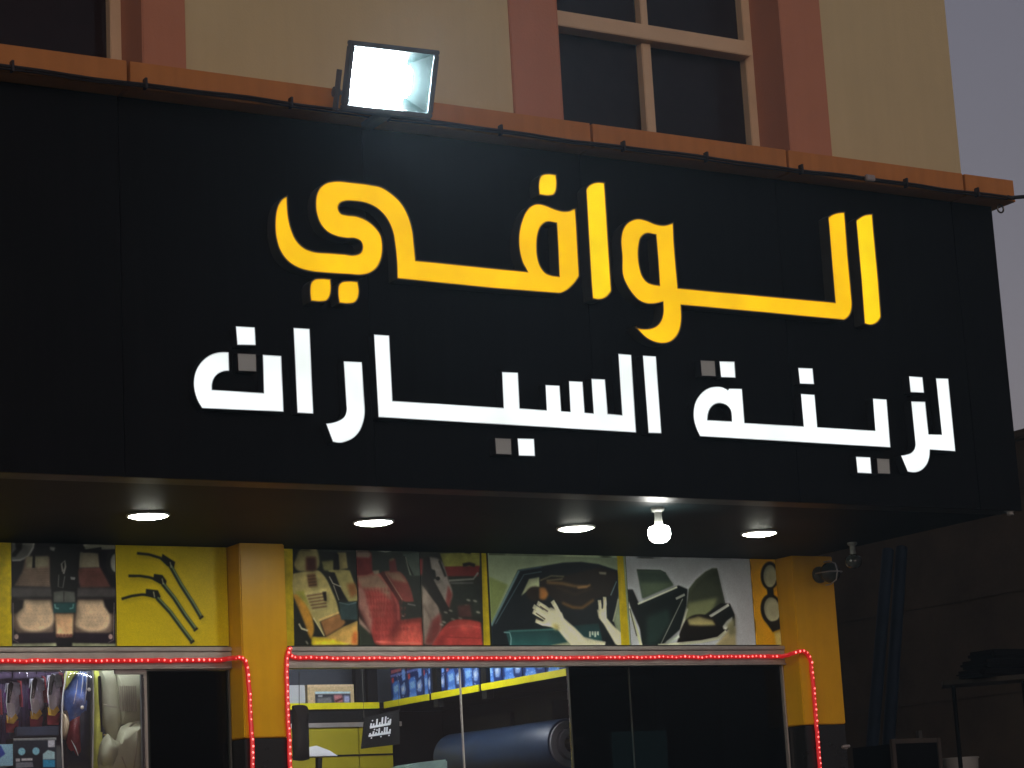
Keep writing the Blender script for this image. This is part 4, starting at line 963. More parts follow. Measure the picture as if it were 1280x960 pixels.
packs = [([(-22,842),(-2,838),(2,900),(-2,925),(-24,922)], 'clear hanging bag cut by the left edge of the picture'),
         ([(4,848),(12,838),(24,842),(27,880),(25,902),(14,915),(5,905)], 'clear hanging bag with grey pad, leftmost whole one in the left window'),
         ([(32,846),(44,836),(56,840),(58,872),(55,896),(44,905),(33,898)], 'clear hanging bag with grey pad, second from the left in the left window'),
         ([(57,838),(66,834),(77,836),(78,870),(74,893),(64,900),(57,890)], 'clear hanging bag with grey pad, next to the blue cover bag')]
for i, (pts, lb) in enumerate(packs):
    t = thing('hanging_pack', lb, 'bag', 'clear bags hanging in the left shop window')
    cx = sum(x for x, y in pts)/len(pts); cy = sum(y for x, y in pts)/len(pts)
    yy = YD+0.02*i
    def sc_(k, dx=0, dy=0): return [(cx+(x-cx)*k+dx, cy+(y-cy)*k+dy) for x, y in pts]
    pillow('grey_pad', [(cx-8, cy-22), (cx+6, cy-20), (cx+10, cy+2), (cx+6, cy+18), (cx-5, cy+20), (cx-10, cy+5)], yy+0.02, 0.03, MT['grey_pad'], t, 0.010, seed=i)
    slab('inner_card', [(cx-7, cy+2), (cx+2, cy+4), (cx+4, cy+22), (cx-6, cy+24)], yy-0.022, 0.003, MT['box_white'], t)
    slab('black_strap', [(cx-7, cy-18), (cx-2, cy-24), (cx+1, cy-20), (cx-3, cy+2), (cx-7, cy+3)], yy-0.028, 0.004, MT['black_cable'], t, True)
    slab('yellow_label', [(cx-8, cy+18), (cx-1, cy+22), (cx+4, cy+16), (cx+7, cy+22), (cx+1, cy+29), (cx-7, cy+28)], yy-0.03, 0.003, MT['label_y'] if 'label_y' in MT else MT.setdefault('label_y', mat('yellow_label', (0.7, 0.45, 0.05), 0.4, var=0.4, scale=20)), t)
    slab('red_label', [(cx-9, cy+25), (cx+8, cy+25), (cx+6, cy+40), (cx-8, cy+40)], yy-0.012, 0.003, MT['red_cloth'], t)
    slab('silver_card', [(cx-3, cy-24), (cx+9, cy-22), (cx+10, cy-8), (cx+3, cy-4)], yy-0.024, 0.003, MT['silver'], t)
    slab('violet_card', [(cx-11, cy-10), (cx-7, cy-10), (cx-6, cy+14), (cx-10, cy+16)], yy-0.02, 0.003, MT['violet'], t)
    slab('maroon_strip', [(cx+6, cy-26), (cx+11, cy-24), (cx+13, cy+8), (cx+9, cy+8)], yy-0.018, 0.003, MT['red_cloth'], t)
    MB().tube([P(cx-6, cy-20, yy-.05), P(cx-8, cy+2, yy-.055), P(cx-5, cy+24, yy-.05)], [0.001, 0.003, 0.001], 6).build('film_glint', MT['box_white'], t, smooth=True)  # thin white tube standing in for a highlight on the film
    pillow('film', [(x, y+ (10 if y > cy else 0)) for x, y in sc_(1.08)], yy, 0.045, MT['plastic_film'], t, 0.007, seed=i+10)
    MB().tube([P(cx, cy-28, yy), P(cx, cy-70, yy)], 0.004, 6).build('hook_cord', MT['black_cable'], t)
hr = thing('hanging_rail', 'steel rail along the top of the left window that carries the bags', 'rail')
a = P(-60, 838, YD+0.05); b = P(90, 832, YD+0.05)
MB().tube([(a.x, YD+0.09, a.z), (b.x, YD+0.09, a.z)], 0.008, 8).build('rail_tube', MT['alu'], hr, smooth=True)
MB().lathe([(0.03, 0), (0.03, 0.01), (0.012, 0.03)], 16, Matrix.Translation((P(6, 838, YD).x, YD-0.05, P(6, 838, YD).z))).build('lamp_glint', MT['white_plastic'], hr, smooth=True)  # white disc standing in for a lamp's reflection
# purple card behind the bags
pc = slab('backing_card', [(-40, 828), (80, 828), (82, 932), (-40, 935)], YD+0.12, 0.01, MT['purple']); tag(pc, 'dark purple card behind the hanging bags', 'card')

# boxes at the foot of the bags
def printed_box(name, label, pts, Y, depth, paint, mside, cat='box', group=None, gain=1.3):
    """a real box whose front carries a flat print. pts: bl, br, tr, tl in photo pixels"""
    c = [P(x, y, Y) for x, y in pts]
    x0, x1 = min(c[0].x, c[3].x), max(c[1].x, c[2].x); z0, z1 = min(c[0].z, c[1].z), max(c[2].z, c[3].z)
    pr = Print.__new__(Print); pr.x0, pr.x1, pr.z0, pr.z1, pr.ppm, pr.gain = 0, 1, 0, 1, 1, gain
    pr.w = 140; pr.h = max(20, int(140*(z1-z0)/(x1-x0))); pr.a = np.zeros((pr.h, pr.w, 3))
    pr.tp = lambda q, reg=None, s=1: [(x*pr.w, (1-y)*pr.h) for x, y in q]
    paint(pr); pr.noise(0.06, 4)
    m = print_mat(name+'_print', pr.image(name+'_print'), 0.35)
    o = printed_panel(name, [(x0, Y, z0), (x1, Y, z0), (x1, Y, z1), (x0, Y, z1)], m, depth, mside)
    tag(o, label, cat, group); return o
def pt_black(pr):
    pr.a[:] = pr.c((24, 30, 38))
    f = lambda q, c, so=1: pr.fill(pr.tp(q), c, so)
    f([(0,0),(1,0),(1,.09),(0,.07)], (120,126,126)); f([(.0,.09),(1,.09),(1,.5),(0,.45)], (30,38,46), 3)
    for cx in (.19, .52): f([(cx+.085*math.cos(t), .41+.12*math.sin(t)) for t in np.linspace(0, 6.2, 18)], (122,178,196))
    f([(.8,.08),(.96,.08),(.96,.3),(.8,.3)], (170,176,182)); f([(.68,.5),(.8,.38),(.96,.45),(.96,.68),(.68,.68)], (150,186,190)); f([(.68,.68),(.96,.7),(.96,.92),(.68,.92)], (50,140,176))
    f([(.05,.62),(.15,.62),(.15,.72),(.05,.72)], (170,172,172)); f([(.18,.62),(.44,.62),(.44,.7),(.18,.7)], (176,180,180)); f([(.05,.74),(.44,.74),(.46,.9),(.05,.92)], (110,118,124))
printed_box('boxed_accessory', 'black box with two pale blue round pictures at the foot of the bags', [(17, 962), (71, 962), (70, 922), (17, 923)], YD-0.07, 0.12, pt_black, MT['shelf_black'])
def pt_blue(pr):
    pr.a[:] = pr.c((130, 176, 222)); pr.fill(pr.tp([(.1,.1),(.6,.05),(.75,.45),(.4,.8),(.0,.6)]), (46,66,140), 2); pr.fill(pr.tp([(.0,.6),(.4,.8),(.2,1),(0,1)]), (150,196,236), 2)
    pr.fill(pr.tp([(0,0),(.2,0),(.1,.4),(0,.4)]), (40,60,120), 2)
printed_box('boxed_accessory', 'pale blue box at the lower left corner of the left window', [(-22, 957), (16, 957), (16, 930), (-22, 932)], YD-0.065, 0.12, pt_blue, MT['box_white'])
sh = thing('display_shelf', 'black shelf board in the left window carrying the blue and black boxes', 'shelf')
q0 = P(-60, 963, YD-0.08); q1 = P(76, 963, YD-0.08)
B('shelf_board', q0.x, q1.x, YD-0.09, YD+0.10, q0.z-0.02, q0.z-0.002, MT['shelf_black'], sh, 0.002)
bx = B('black_case', P(18, 922, YD).x, P(72, 910, YD).x, YD-0.02, YD+0.09, P(18, 921, YD-0.02).z, P(18, 909, YD).z, MT['navy'], bevel=0.006); tag(bx, 'dark flat case lying on top of the black box with blue pictures', 'case')
# blue cover in a clear bag
t = thing('bagged_cover', 'tall clear bag holding a blue and red car cover, left of the beige seat cover', 'bag')
pillow('blue_cover', [(84,850),(95,838),(108,840),(110,880),(104,900),(86,902),(80,880)], YD+0.02, 0.05, MT['blue_cloth'], t, 0.014, seed=31)
pillow('navy_cover', [(104,834),(114,836),(114,965),(82,965),(80,910),(104,895)], YD+0.03, 0.045, MT['navy'], t, 0.014, seed=32)
pillow('red_cover', [(88,902),(100,895),(101,938),(97,945),(86,935),(84,915)], YD-0.01, 0.03, MT['red_cloth'], t, 0.012, seed=33)
pillow('lime_cover', [(83,838),(97,833),(104,834),(90,850),(82,862)], YD+0.0, 0.03, MT['lime'], t, 0.01, seed=34)
pillow('film', [(82,836),(100,832),(116,834),(117,900),(115,968),(78,968),(76,900),(78,860)], YD, 0.085, MT['plastic_film'], t, 0.010, seed=35)
for (a, b, c_) in (((104, 838), (101, 870), 1.0), ((109, 838), (106, 880), 0.8), ((97, 850), (92, 880), 0.7), ((89, 925), (98, 945), 0.9)):
    MB().tube([P(a[0], a[1], YD-.088), P((a[0]+b[0])/2+.8, (a[1]+b[1])/2, YD-.092), P(b[0], b[1], YD-.088)], [0.001, 0.0035*c_, 0.001], 6).build('film_glint', MT['box_white'], t, smooth=True)  # white tubes that draw the highlights on the bag film
for (a, b) in ((102.5, 884.5), (111, 862)): MB().lathe([(0.001, 0), (0.010, 0.004), (0.001, 0.008)], 10, Matrix.Translation(P(a, b, YD-.10)) @ Matrix.Rotation(math.radians(90), 4, 'X')).build('press_stud', MT['white_plastic'], t, smooth=True)
pillow('tan_cover', [(77,890),(84,888),(86,905),(82,925),(77,920)], YD-0.01, 0.03, MT['cardboard'], t, 0.010, seed=36)
MB().tube([P(84, 835, YD-.03), P(78.5, 870, YD-.03), P(77, 915, YD-.03), P(79, 968, YD-.03)], 0.004, 6).build('bag_edge', MT['white_plastic'], t, smooth=True)
MB().tube([P(116, 833, YD-.03), P(117, 880, YD-.03), P(115.5, 968, YD-.03)], 0.0035, 6).build('bag_edge', MT['white_plastic'], t, smooth=True)
t = thing('lime_cover', 'narrow yellow green cloth hanging between the blue bag and the beige seat cover', 'cloth')
pillow('cloth', [(117,834),(124,834),(126,880),(127,925),(129,968),(116,968)], YD+0.04, 0.03, MT['lime'], t, 0.012, seed=41)
slab('dark_edge', [(124, 845), (126, 845), (128.5, 915), (126.5, 915)], YD+0.0, 0.02, MT['shelf_black'], t)
# beige seat cover
t = thing('seat_cover', 'beige quilted seat cover on display beside the black door leaf', 'seat cover')
pillow('backrest', [(124,833),(143,833),(148,855),(152,905),(146,928),(134,918),(127,880)], YD+0.02, 0.05, MT['beige_leather'], t, 0.005, seed=51)
pillow('seat_back', [(146,842),(182,842),(184,900),(152,906),(147,880)], YD+0.0, 0.04, MT['beige_leather'], t, 0.003, seed=52)
pp = MB()
for k in range(8):
    x0 = 149.5+k*2.75; prism([(x0+0.25, 857), (x0+1.75, 857-0.1), (x0+2.8, 889), (x0+1.3, 889.5)], YD-0.060, 0.012, pp)
pp.build('pleated_insert', MT['beige_dark'], t, bevel=0.002)
pillow('cushion', [(152,908),(184,902),(184,972),(126,972),(123,945),(133,922),(144,930)], YD-0.02, 0.08, MT['beige_leather'], t, 0.006, seed=53)
pillow('side_bolster', [(130,922),(135,917),(150,935),(140,962),(127,955),(124,940)], YD-0.05, 0.06, MT['beige_leather'], t, 0.004, seed=54)
for a, b in (((128, 880), (146, 884)), ((150, 940), (160, 968)), ((172, 915), (166, 968))):
    MB().tube([P(a[0], a[1], YD-.08), P((a[0]+b[0])/2+1, (a[1]+b[1])/2+1, YD-.098), P(b[0], b[1], YD-.08)], 0.003, 6).build('seam', MT['beige_dark'], t, smooth=True)
MB().tube([P(149, 930, YD-.075), P(154, 915, YD-.05), P(168, 903, YD-.045), P(183, 901, YD-.04)], 0.005, 6).build('seam', MT['beige_dark'], t, smooth=True)
MB().lathe([(0.006, 0), (0.006, 0.004), (0.001, 0.006)], 10, Matrix.Translation(P(131, 919, YD-.08))).build('stud', MT['led_stud'] if 'led_stud' in MT else MT.setdefault('led_stud', mat('brass_stud', (0.8, 0.6, 0.15), 0.3, metal=0.8)), t)
ct = B('display_counter', 1.3, P(183, 960, YB).x-0.02, YB+0.12, 2.9, 0.13, 2.02, MT['counter'], bevel=0.01); tag(ct, 'yellow counter under the goods in the left window', 'counter')

# ---- right window ---------------------------------------------------------
rw = thing('shop_window', 'right shop window glass with a view of the lit shelves', 'window')
X0 = bays[1][0]+0.003; XM = P(581, 900, YB).x; XD = P(716, 900, YB).x; XDM = P(791, 890, YB).x; X1 = bays[1][1]-0.004
B('glass_pane', X0, XM-0.003, YB+0.030, YB+0.036, 0.2, ZL-0.002, MT['clear'], rw)
B('glass_pane', XM+0.003, XD-0.002, YB+0.030, YB+0.036, 0.2, ZL-0.002, MT['clear'], rw)
B('glass_joint', XM-0.0028, XM+0.0028, YB+0.026, YB+0.040, 0.2, ZL-0.002, MT['white_plastic'], rw)
B('bottom_rail', X0, XD-0.002, YB+0.005, YB+0.055, 0.12, 0.198, MT['alu'], rw, 0.003)
for a, b, lb in ((XD, XDM-0.002, 'narrow black glass door leaf right of the lit shelves'), (XDM+0.002, X1-0.012, 'wide black glass door leaf beside the right yellow pier')):
    t = thing('door_leaf', lb, 'door')
    B('glass_pane', a+0.002, b-0.002, YB+0.020, YB+0.030, 0.2, ZL-0.004, MT['tinted'], t)
    B('bottom_rail', a, b, YB+0.0, YB+0.05, 0.125, 0.198, MT['alu_dark'], t, 0.003)
    B('edge_strip', a-0.001, a+0.0015, YB+0.015, YB+0.034, 0.2, ZL-0.004, MT['alu_dark'], t)
t = thing('door_post', 'thin aluminium post between the black door and the right yellow pier', 'post')
B('post', X1-0.010, X1, YB-0.002, YB+0.05, 0.12, ZL-0.002, MT['alu'], t, 0.002)
tl = B('teal_glow_panel', P(765, 920, 2.04).x, P(832, 920, 2.04).x, 2.035, 2.055, 1.7, P(800, 914, 2.04).z, MT['teal']); tag(tl, 'dim teal glowing panel added behind the black glass door for the teal patch in it', 'screen')  # glowing panel added to give the door glass its teal patch
B('door_backing', XS+0.70, 8.40, 2.75, 2.8, 0.13, 3.0, MT['room_dark'], bld)

YK = 4.30
def zat(x, y, Y): return P(x, y, Y).z
zsh = PX(600, 864.2, XS-0.04).z; zsh1 = PX(600, 855.6, XS-0.04).z
xb0 = P(384, 890, YK).x
ss = thing('wall_shelf', 'black shelf with yellow front edge running along the back and right side of the shop', 'shelf')
yedges = [PX(v, 870, XS-0.04).y for v in (711, 603.5, 600.5, 540.5, 537, 474)]
prev = None
for (ya, yb) in ((yedges[0], yedges[1]), (yedges[2], yedges[3]), (yedges[4], YK+0.0)):
    B('yellow_edge', XS-0.05, XS-0.04, min(ya, yb), max(ya, yb), zsh, zsh1, MT['shelf_yellow'], ss, 0.002)
B('yellow_edge', xb0-0.35, XS-0.08, YK, YK+0.01, zsh, zsh1, MT['shelf_yellow'], ss, 0.002)
B('shelf_board', XS-0.039, XS+0.58, YB+0.13, YK+0.3, zsh+0.004, zsh1-0.002, MT['shelf_black'], ss)
B('shelf_board', 4.9, XS-0.04, YK+0.011, YBK, zsh+0.004, zsh1-0.002, MT['shelf_black'], ss)
B('valance', 4.9, XS-0.05, YK+0.03, YK+0.05, zsh-0.16, zsh-0.002, MT['shelf_black'], ss)
for yv in (yedges[1]-0.03, yedges[3]-0.05): B('upright', XS-0.045, XS+0.0, yv-0.03, yv+0.03, zsh-0.05, 3.04, MT['shelf_black'], ss)
for xv in (P(451, 860, YK).x, P(466, 860, YK).x): B('upright', xv-0.035, xv+0.035, YK-0.0, YK+0.05, zsh1+0.002, 3.04, MT['shelf_black'], ss)
B('side_panel', XS+0.55, XS+0.595, YB+0.13, YBK-0.002, 0.14, zsh-0.002, MT['shelf_black'], ss)
B('dark_sheet', P(489, 930, YK).x+0.01, XS+0.55, YBK-0.014, YBK-0.002, 0.14, zsh-0.004, MT['shelf_black'], ss)  # black sheet added so the space under the shelf stays dark
# cartons on the side shelf, printed with blue seat pictures
def pt_seats(seed):
    def f_(pr):
        r_ = random.Random(seed); pr.a[:] = pr.c((30, 48, 98))
        f = lambda q, c, so=1: pr.fill(pr.tp(q), c, so)
        f([(0,0),(1,0),(1,.16),(0,.2)], (60,40,70), 2); f([(.05,.06),(.7,.04),(.7,.13),(.05,.16)], (170,92,96)); f([(0,.2),(1,.17),(1,.24),(0,.27)], (96,110,170))
        f([(.72,.1),(.92,.08),(.95,.42),(.74,.45)], (110,150,210), 2); f([(.05,.3),(.2,.28),(.22,.45),(.06,.46)], (176,70,64), 2)
        f([(.1,.5),(.22,.42),(.5,.4),(.58,.55),(.55,.9),(.14,.92)], (70,116,190), 2); f([(.16,.56),(.46,.52),(.5,.72),(.2,.76)], (130,172,224), 2); f([(.1,.9),(.55,.86),(.6,1),(.08,1)], (92,140,210), 2)
        f([(.62,.6),(.88,.5),(.96,.7),(.86,.88),(.66,.86)], (120,146,190), 2); f([(.68,.66),(.84,.6),(.84,.76),(.7,.78)], (190,200,214), 2)
        for k in range(10): f([(x, y) for x, y in [(lambda a, b: [(a,b),(a+.06,b),(a+.06,b+.03),(a,b+.03)])(r_.random()*.9, r_.random())][0]], (150,170,220), 1)
    return f_
spans = [(488, 507.5), (508.5, 528), (529, 538), (542, 556), (557, 577), (578.5, 599), (604, 627), (628, 653), (654, 682), (683, 712)]
for i, (a, b) in enumerate(spans):
    ya, yb = PX(a, 860, XS-0.02).y, PX(b, 860, XS-0.02).y
    h = 0.212 + 0.008*((i*7) % 3)
    xq = XS-0.015
    pr = Print.__new__(Print); pr.x0, pr.x1, pr.z0, pr.z1, pr.ppm, pr.gain = 0, 1, 0, 1, 1, 1.2
    pr.w = 90; pr.h = 120; pr.a = np.zeros((pr.h, pr.w, 3)); pr.tp = lambda q, reg=None, s=1, pr=pr: [(x*pr.w, (1-y)*pr.h) for x, y in q]
    pt_seats(i)(pr); pr.noise(0.07, 4)
    m = print_mat('seat_carton_print', pr.image('seat_carton_print'), 0.35)
    o = printed_panel('carton', [(xq, ya, zsh1+0.001), (xq, yb, zsh1+0.001), (xq, yb, zsh1+h), (xq, ya, zsh1+h)], m, 0.17, MT['navy'])
    words = ['first', 'second', 'third', 'fourth', 'fifth', 'sixth', 'seventh', 'eighth', 'ninth', 'tenth']
    tag(o, 'blue carton with seat picture, %s from the left on the yellow edged side shelf' % words[i], 'carton', 'blue cartons on the side shelf')
# cardboard boxes on the back shelf
def pt_card(pr):
    pr.a[:] = pr.c((150, 132, 100)); f = lambda q, c, so=1: pr.fill(pr.tp(q), c, so)
    f([(0,0),(1,0),(1,.1),(0,.12)], (160,142,112)); f([(.16,.3),(.92,.32),(.92,.42),(.16,.42)], (140,160,180)); f([(.16,.42),(.92,.42),(.92,.88),(.16,.88)], (38,40,48))
    f([(.2,.6),(.5,.55),(.52,.84),(.2,.84)], (84,84,84), 2); f([(.56,.46),(.74,.46),(.76,.8),(.58,.82)], (140,90,92), 2); f([(.58,.7),(.74,.58),(.76,.66),(.6,.8)], (60,30,34), 1); f([(.78,.5),(.9,.5),(.9,.82),(.78,.82)], (120,124,150), 2); f([(.22,.46),(.32,.46),(.32,.54),(.22,.54)], (120,124,128))
printed_box('cardboard_box', 'open brown cardboard box with a dark picture label on the back shelf', [(385, 884.5), (442, 883.2), (442, 856), (385, 856)], YK+0.02, 0.22, pt_card, MT['cardboard'], gain=1.5)
wb = B('white_carton', xb0-0.30, P(383.5, 870, YK).x, YK+0.02, YK+0.24, zsh1+0.001, zat(375, 856, YK), MT['box_white'], bevel=0.004); tag(wb, 'white carton at the left end of the back shelf', 'carton')
# dark garment hanging at the left edge
t = thing('hanging_mat', 'black rubber mat hanging behind the glass beside the middle pier', 'mat')
pillow('mat', [(366,882),(375,881),(384,883),(385.5,900),(386.5,925),(387,949),(378,951),(367,950),(366,925),(366,900)], 2.35, 0.02, MT['tyre'], t, 0.006, seed=61)
MB().tube([P(374, 882, 2.35), P(374, 840, 2.35)], 0.002, 6).build('hook', MT['alu_dark'], t)
# hanging notice with white lettering
t = thing('hanging_notice', 'black hanging notice with two lines of white Arabic lettering', 'sign')
yn = 3.4
nb = [P(x, y, yn) for x, y in ((452, 936), (512, 932), (508, 889), (456, 898))]
y_b = [yn, yn-0.10, yn-0.10, yn]
m = MB(); vs = []
for (x, y), yy in zip(((451, 936), (500, 930), (499, 887), (455, 897)), (yn, yn-0.30, yn-0.30, yn)): vs.append(P(x, y, yy))
nd = Vector((0.01, 0.02, 0)); vs2 = [v+nd for v in vs]
m.add(vs+vs2, [(0,1,2,3),(7,6,5,4),(0,4,5,1),(1,5,6,2),(2,6,7,3),(3,7,4,0)]); m.build('board', MT['shelf_black'], t, bevel=0.002)
def onboard(u, v, off=-0.014):
    p = vs[0]*(1-u)*(1-v)+vs[1]*u*(1-v)+vs[2]*u*v+vs[3]*(1-u)*v
    n = (vs[1]-vs[0]).cross(vs[3]-vs[0]).normalized()
    return p + n*(-off)
tx = MB()
def line(u0, v0, u1, v1, wd=0.028):
    d = Vector((u1-u0, v1-v0)); n_ = Vector((-d.y, d.x)).normalized()*wd
    q = [onboard(u0+n_.x, v0+n_.y), onboard(u1+n_.x, v1+n_.y), onboard(u1-n_.x, v1-n_.y), onboard(u0-n_.x, v0-n_.y)]
    tx.add(q, [(0,1,2,3)])
def squig(u0, u1, v, stems, dots):
    line(u0, v, u1, v, 0.035)
    for u, h in stems: line(u, v, u+0.01, v+h, 0.022)
    for u, dv in dots: line(u-0.018, v+dv, u+0.018, v+dv, 0.020)
squig(0.24, 0.80, 0.62, [(0.26,0.12),(0.33,0.10),(0.42,0.22),(0.50,0.10),(0.57,0.24),(0.66,0.24),(0.74,0.10),(0.79,0.14)], [(0.30,0.20),(0.50,-0.09),(0.73,0.17),(0.37,-0.09)])
squig(0.22, 0.80, 0.36, [(0.25,0.08),(0.34,0.12),(0.41,0.08),(0.49,0.16),(0.57,0.08),(0.64,0.18),(0.70,0.18),(0.78,0.10)], [(0.30,-0.08),(0.44,0.14),(0.55,-0.08),(0.76,-0.08)])
tx.build('lettering', MT['box_white'], t)
MB().tube([vs[3], vs[3]+Vector((0, 0, 0.5))], 0.0015, 6).build('cord', MT['alu_dark'], t); MB().tube([vs[2], vs[2]+Vector((0, 0, 0.5))], 0.0015, 6).build('cord', MT['alu_dark'], t)
# yellow counter at the back, grey desk wedge, pale roll end
t = thing('back_counter', 'yellow cabinet fronts below the back shelf of the right room', 'cabinet')
z1 = zat(440, 909, YK-0.02)
for a, b in ((4.95, P(447, 930, YK).x-0.004), (P(447, 930, YK).x+0.004, P(489, 930, YK).x)):
    B('cabinet_front', a, b, YK-0.02, YK+0.02, 1.62, z1, MT['counter'], t, 0.003)
    B('cabinet_front', a, b, YK-0.02, YK+0.02, 0.8, 1.615, MT['counter'], t, 0.003)
zm = zat(440, 943, YK-0.02)
B('cabinet_rail', 4.95, P(500, 930, YK).x, YK-0.04, YK-0.021, z1-0.0, z1+0.03, MT['alu'], t, 0.002)
B('cabinet_gap', 4.95, P(489, 930, YK).x, YK-0.026, YK-0.021, zm-0.012, zm, MT['shelf_black'], t)
t = thing('desk_edge', 'pale grey desk corner above the yellow cabinets at lower left', 'desk')
slab('desk_top', [(386, 934), (396, 932), (412, 938), (423, 945), (386, 946)], 3.3, 0.02, MT['box_white'], t, bevel=0.003)
slab('desk_leg', [(398, 947), (403, 947), (402, 975), (398, 975)], 3.305, 0.04, MT['shelf_black'], t)
sr = slab('stacked_paper', [(505, 975), (560, 975), (560, 949), (548, 950), (520, 954), (505, 959)], 3.3, 0.25, MT['pale_green'] if 'pale_green' in MT else MT.setdefault('pale_green', mat('pale_green_film', (0.25, 0.38, 0.34), 0.4, var=0.3)), bevel=0.01)
tag(sr, 'pale green stack of film below the dark gap, left of the blue roll', 'stack')
# big dark blue roll lying on a rack near the glass
t = thing('vinyl_roll', 'big dark blue roll of car flooring lying on a rack behind the glass', 'roll')
pa = PX(705, 925, 6.60); pa = P(710, 930, 2.42); pbk = P(570, 953, 3.72); pbk = Vector((pa.x-0.06, pbk.y, pa.z))
axis = (pbk-pa); L = axis.length; axis.normalize()
rot = axis.to_track_quat('Z', 'Y').to_matrix().to_4x4()
Tr = Matrix.Translation(pa) @ rot
ro = 0.150
MB().lathe([(ro*0.62, 0.0), (ro*0.97, 0.0), (ro, 0.01), (ro*1.005, L*0.3), (ro*0.995, L*0.6), (ro, L-0.01), (ro*0.97, L)], 40, Tr, cap=False).build('roll_body', MT['roll'], t, smooth=True)
MB().lathe([(ro*0.36, -0.045), (ro*0.60, -0.045), (ro*0.60, 0.02), (ro*0.36, 0.02), (ro*0.36, -0.045)], 32, Tr, cap=False).build('roll_core', MT['roll_core'], t, smooth=True)
MB().lathe([(ro*0.64, -0.022), (ro*0.90, -0.022), (ro*0.90, -0.002), (ro*0.64, -0.002), (ro*0.64, -0.022)], 32, Tr, cap=False).build('inner_layer', MT['roll_core'], t, smooth=True)
MB().tube([pa-axis*0.2, pbk+axis*0.1], 0.03, 10).build('spindle', MT['alu_dark'], t)
rk = thing('roll_rack', 'dark rack that carries the blue roll', 'rack')
for q in (pa-axis*0.14, pbk+axis*0.05): MB().tube([q, Vector((q.x, q.y, 0.14))], 0.025, 8).build('rack_post', MT['alu_dark'], rk)
# dark cartons under the side shelf
for i, (x0, y0, x1_, y1_, YY, lb) in enumerate(((583, 915, 637, 890, 3.25, 'dark carton standing under the side shelf above the roll, left one'), (643, 905, 690, 875, 2.75, 'dark carton standing under the side shelf above the roll, right one'))):
    c0 = PX(x0, y0, XS+0.30); c1 = PX(x1_, y1_, XS+0.30)
    o = B('dark_carton', XS+0.30, XS+0.52, c0.y, c1.y, min(c0.z, c1.z)-0.12, max(c0.z, c1.z), MT['shelf_black'], bevel=0.004); tag(o, lb, 'carton')

# ================================================================== THE YARD TO THE RIGHT
XN = 11.5
yn0 = PX(1279, 700, XN).y
nw = thing('neighbour_wall', 'dark brown rendered wall along the yard right of the shop', 'wall')
zt_ = PX(1276, 541, XN).z
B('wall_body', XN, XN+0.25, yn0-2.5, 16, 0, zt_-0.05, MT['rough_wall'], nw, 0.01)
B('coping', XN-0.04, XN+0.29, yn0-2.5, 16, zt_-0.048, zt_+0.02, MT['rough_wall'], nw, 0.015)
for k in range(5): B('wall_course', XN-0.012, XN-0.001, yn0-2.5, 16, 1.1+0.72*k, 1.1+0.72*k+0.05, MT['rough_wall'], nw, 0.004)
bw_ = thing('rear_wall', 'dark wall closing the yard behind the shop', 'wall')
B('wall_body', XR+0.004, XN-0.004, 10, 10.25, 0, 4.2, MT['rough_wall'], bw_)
for (a, b, lb) in (((1110, 689), (1086, 985), 'dark blue metal pole leaning in the yard, left of the pair'), ((1127, 686), (1107, 985), 'dark blue metal pole leaning in the yard, right of the pair')):
    t = thing('metal_pole', lb, 'pole', 'blue poles leaning in the dark yard')
    top = P(a[0], a[1], 3.6); bot = P(b[0], b[1], 3.0); dd = (bot-top); foot = top + dd*((0.02-top.z)/dd.z)
    MB().tube([top, foot], 0.045, 10).build('shaft', MT['blue_steel'], t, smooth=True)
    MB().tube([foot+Vector((0, 0, 0.0)), foot+Vector((0, 0, 0.03))], 0.07, 12).build('foot', MT['blue_steel'], t)
t = thing('yard_shelf', 'weathered board shelf with dark odds and ends in the yard', 'shelf')
c0 = P(1178, 850.5, 2.2); c1 = P(1300, 841, 1.2)
def bd_(p, q, wv, h): 
    u = (q-p); 
    return [p, q, q+wv, p+wv, p+Vector((0,0,-h)), q+Vector((0,0,-h)), q+wv+Vector((0,0,-h)), p+wv+Vector((0,0,-h))]
wv = Vector((0.25, 0.30, 0))
MB().add(bd_(c0, c1, wv, 0.03), [(0,1,2,3),(7,6,5,4),(0,4,5,1),(1,5,6,2),(2,6,7,3),(3,7,4,0)]).build('board', MT['timber'], t)
for f_ in (0.12, 0.85):
    q = c0.lerp(c1, f_)+wv*0.5; MB().tube([q+Vector((0, 0, -0.03)), (q.x, q.y, 0.0)], 0.014, 8).build('leg', MT['black_void'], t)
t = thing('folded_sheet', 'dark folded tarpaulin lying on the yard shelf', 'tarpaulin')
q = c0.lerp(c1, 0.62)+wv*0.5
for k, (rr, hh) in enumerate(((0.26, 0.05), (0.22, 0.055), (0.15, 0.06))):
    MB().box(q.x-rr, q.x+rr, q.y-0.13, q.y+0.13, q.z+0.055*k+0.003, q.z+0.055*k+hh, T=None).build('fold', MT['black_void'], t, bevel=0.02)
t = thing('metal_cabinet', 'dark cabinet with pale frame standing at the foot of the yard', 'cabinet')
yc = 2.6; c = [P(1120, 985, yc), P(1176, 922, yc)]
B('cabinet_body', c[0].x+0.03, c[1].x-0.03, yc+0.01, yc+0.45, 0.02, c[1].z-0.03, MT['black_void'], t)
for a, b, z0, z1 in ((c[0].x, c[0].x+0.03, 0.0, c[1].z), (c[1].x-0.03, c[1].x, 0.0, c[1].z), (c[0].x+0.031, c[1].x-0.031, c[1].z-0.03, c[1].z)): B('frame_bar', a, b, yc, yc+0.03, z0, z1, MT['timber'], t, 0.003)
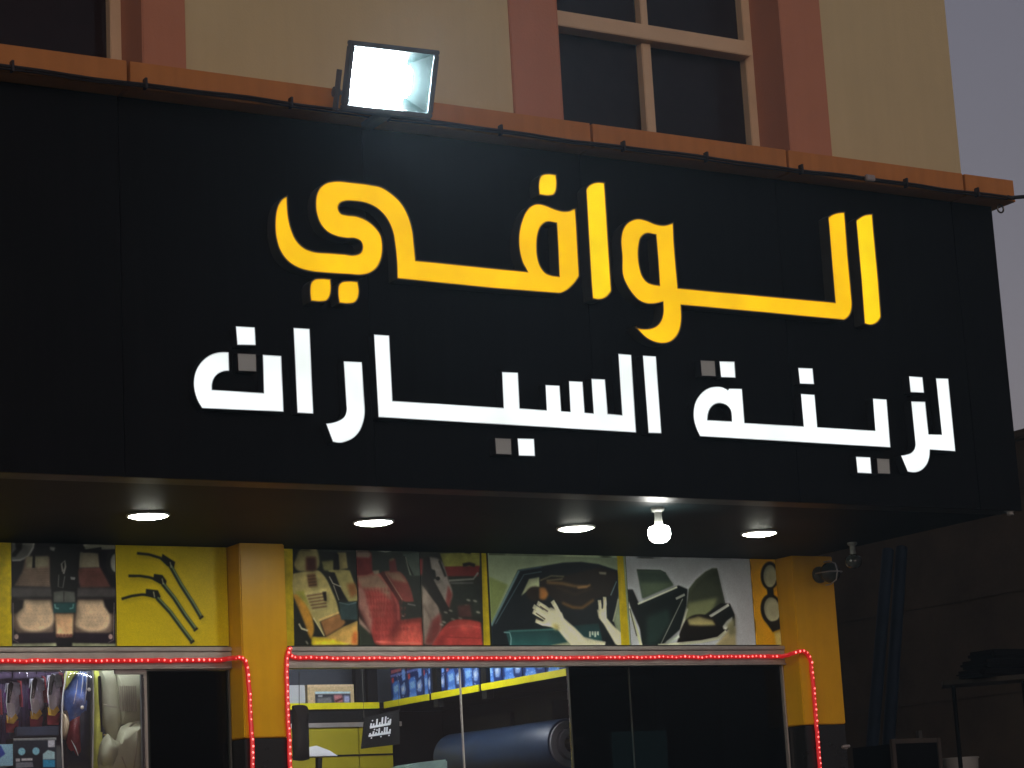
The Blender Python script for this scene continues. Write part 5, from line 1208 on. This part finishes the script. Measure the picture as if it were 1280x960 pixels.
wq = P(1148, 916, yc+0.2); pst = B('short_post', wq.x-0.015, wq.x+0.015, yc+0.18, yc+0.21, c[1].z+0.001, c[1].z+0.06, MT['alu_dark']); tag(pst, 'short metal stub standing on the dark cabinet', 'post')
t = thing('paint_bucket', 'off white bucket standing beside the dark cabinet', 'bucket')
pbk2 = P(1200, 947, 2.9)
MB().lathe([(0.10, pbk2.z-0.26), (0.105, pbk2.z-0.25), (0.122, pbk2.z-0.012), (0.128, pbk2.z-0.010), (0.128, pbk2.z), (0.118, pbk2.z)], 28, Matrix.Translation((pbk2.x, 2.9, 0))).build('body', MT['holder'], t, smooth=True)
st = B('brick_plinth', pbk2.x-0.3, pbk2.x+0.3, 2.7, 3.2, 0.0, pbk2.z-0.262, MT['rough_wall'], bevel=0.01); tag(st, 'low rough block under the off white bucket', 'block')
bbt = thing('pipe_clip', 'small pale fitting on the black base of the right pier', 'fitting')
pf = P(1056, 934, YP)
MB().tube([(pf.x-0.035, YP-0.02, pf.z), (pf.x+0.02, YP-0.02, pf.z+0.005)], 0.009, 8).build('stub', MT['alu'], bbt, smooth=True)
B('plate', pf.x-0.012, pf.x+0.012, YP-0.016, YP+0.002, pf.z-0.012, pf.z+0.014, MT['alu'], bbt, 0.002)

# ================================================================== BLOOM: thin volume added to give the lamps a halo like lens glow
hz = B('bloom_haze', -100, 120, -70, 120, -1.0, 16.0, None)
hm = bpy.data.materials.new('bloom_volume'); hm.use_nodes = True
for n_ in list(hm.node_tree.nodes):
    if n_.type == 'BSDF_PRINCIPLED': hm.node_tree.nodes.remove(n_)
pv_ = hm.node_tree.nodes.new('ShaderNodeVolumePrincipled'); pv_.inputs['Density'].default_value = 0.00085; pv_.inputs['Color'].default_value = (0.70, 0.85, 1.0, 1); pv_.inputs['Anisotropy'].default_value = 0.2
hm.node_tree.links.new(pv_.outputs[0], hm.node_tree.nodes['Material Output'].inputs['Volume'])
hz.data.materials.clear(); hz.data.materials.append(hm); hz['kind'] = 'stuff'
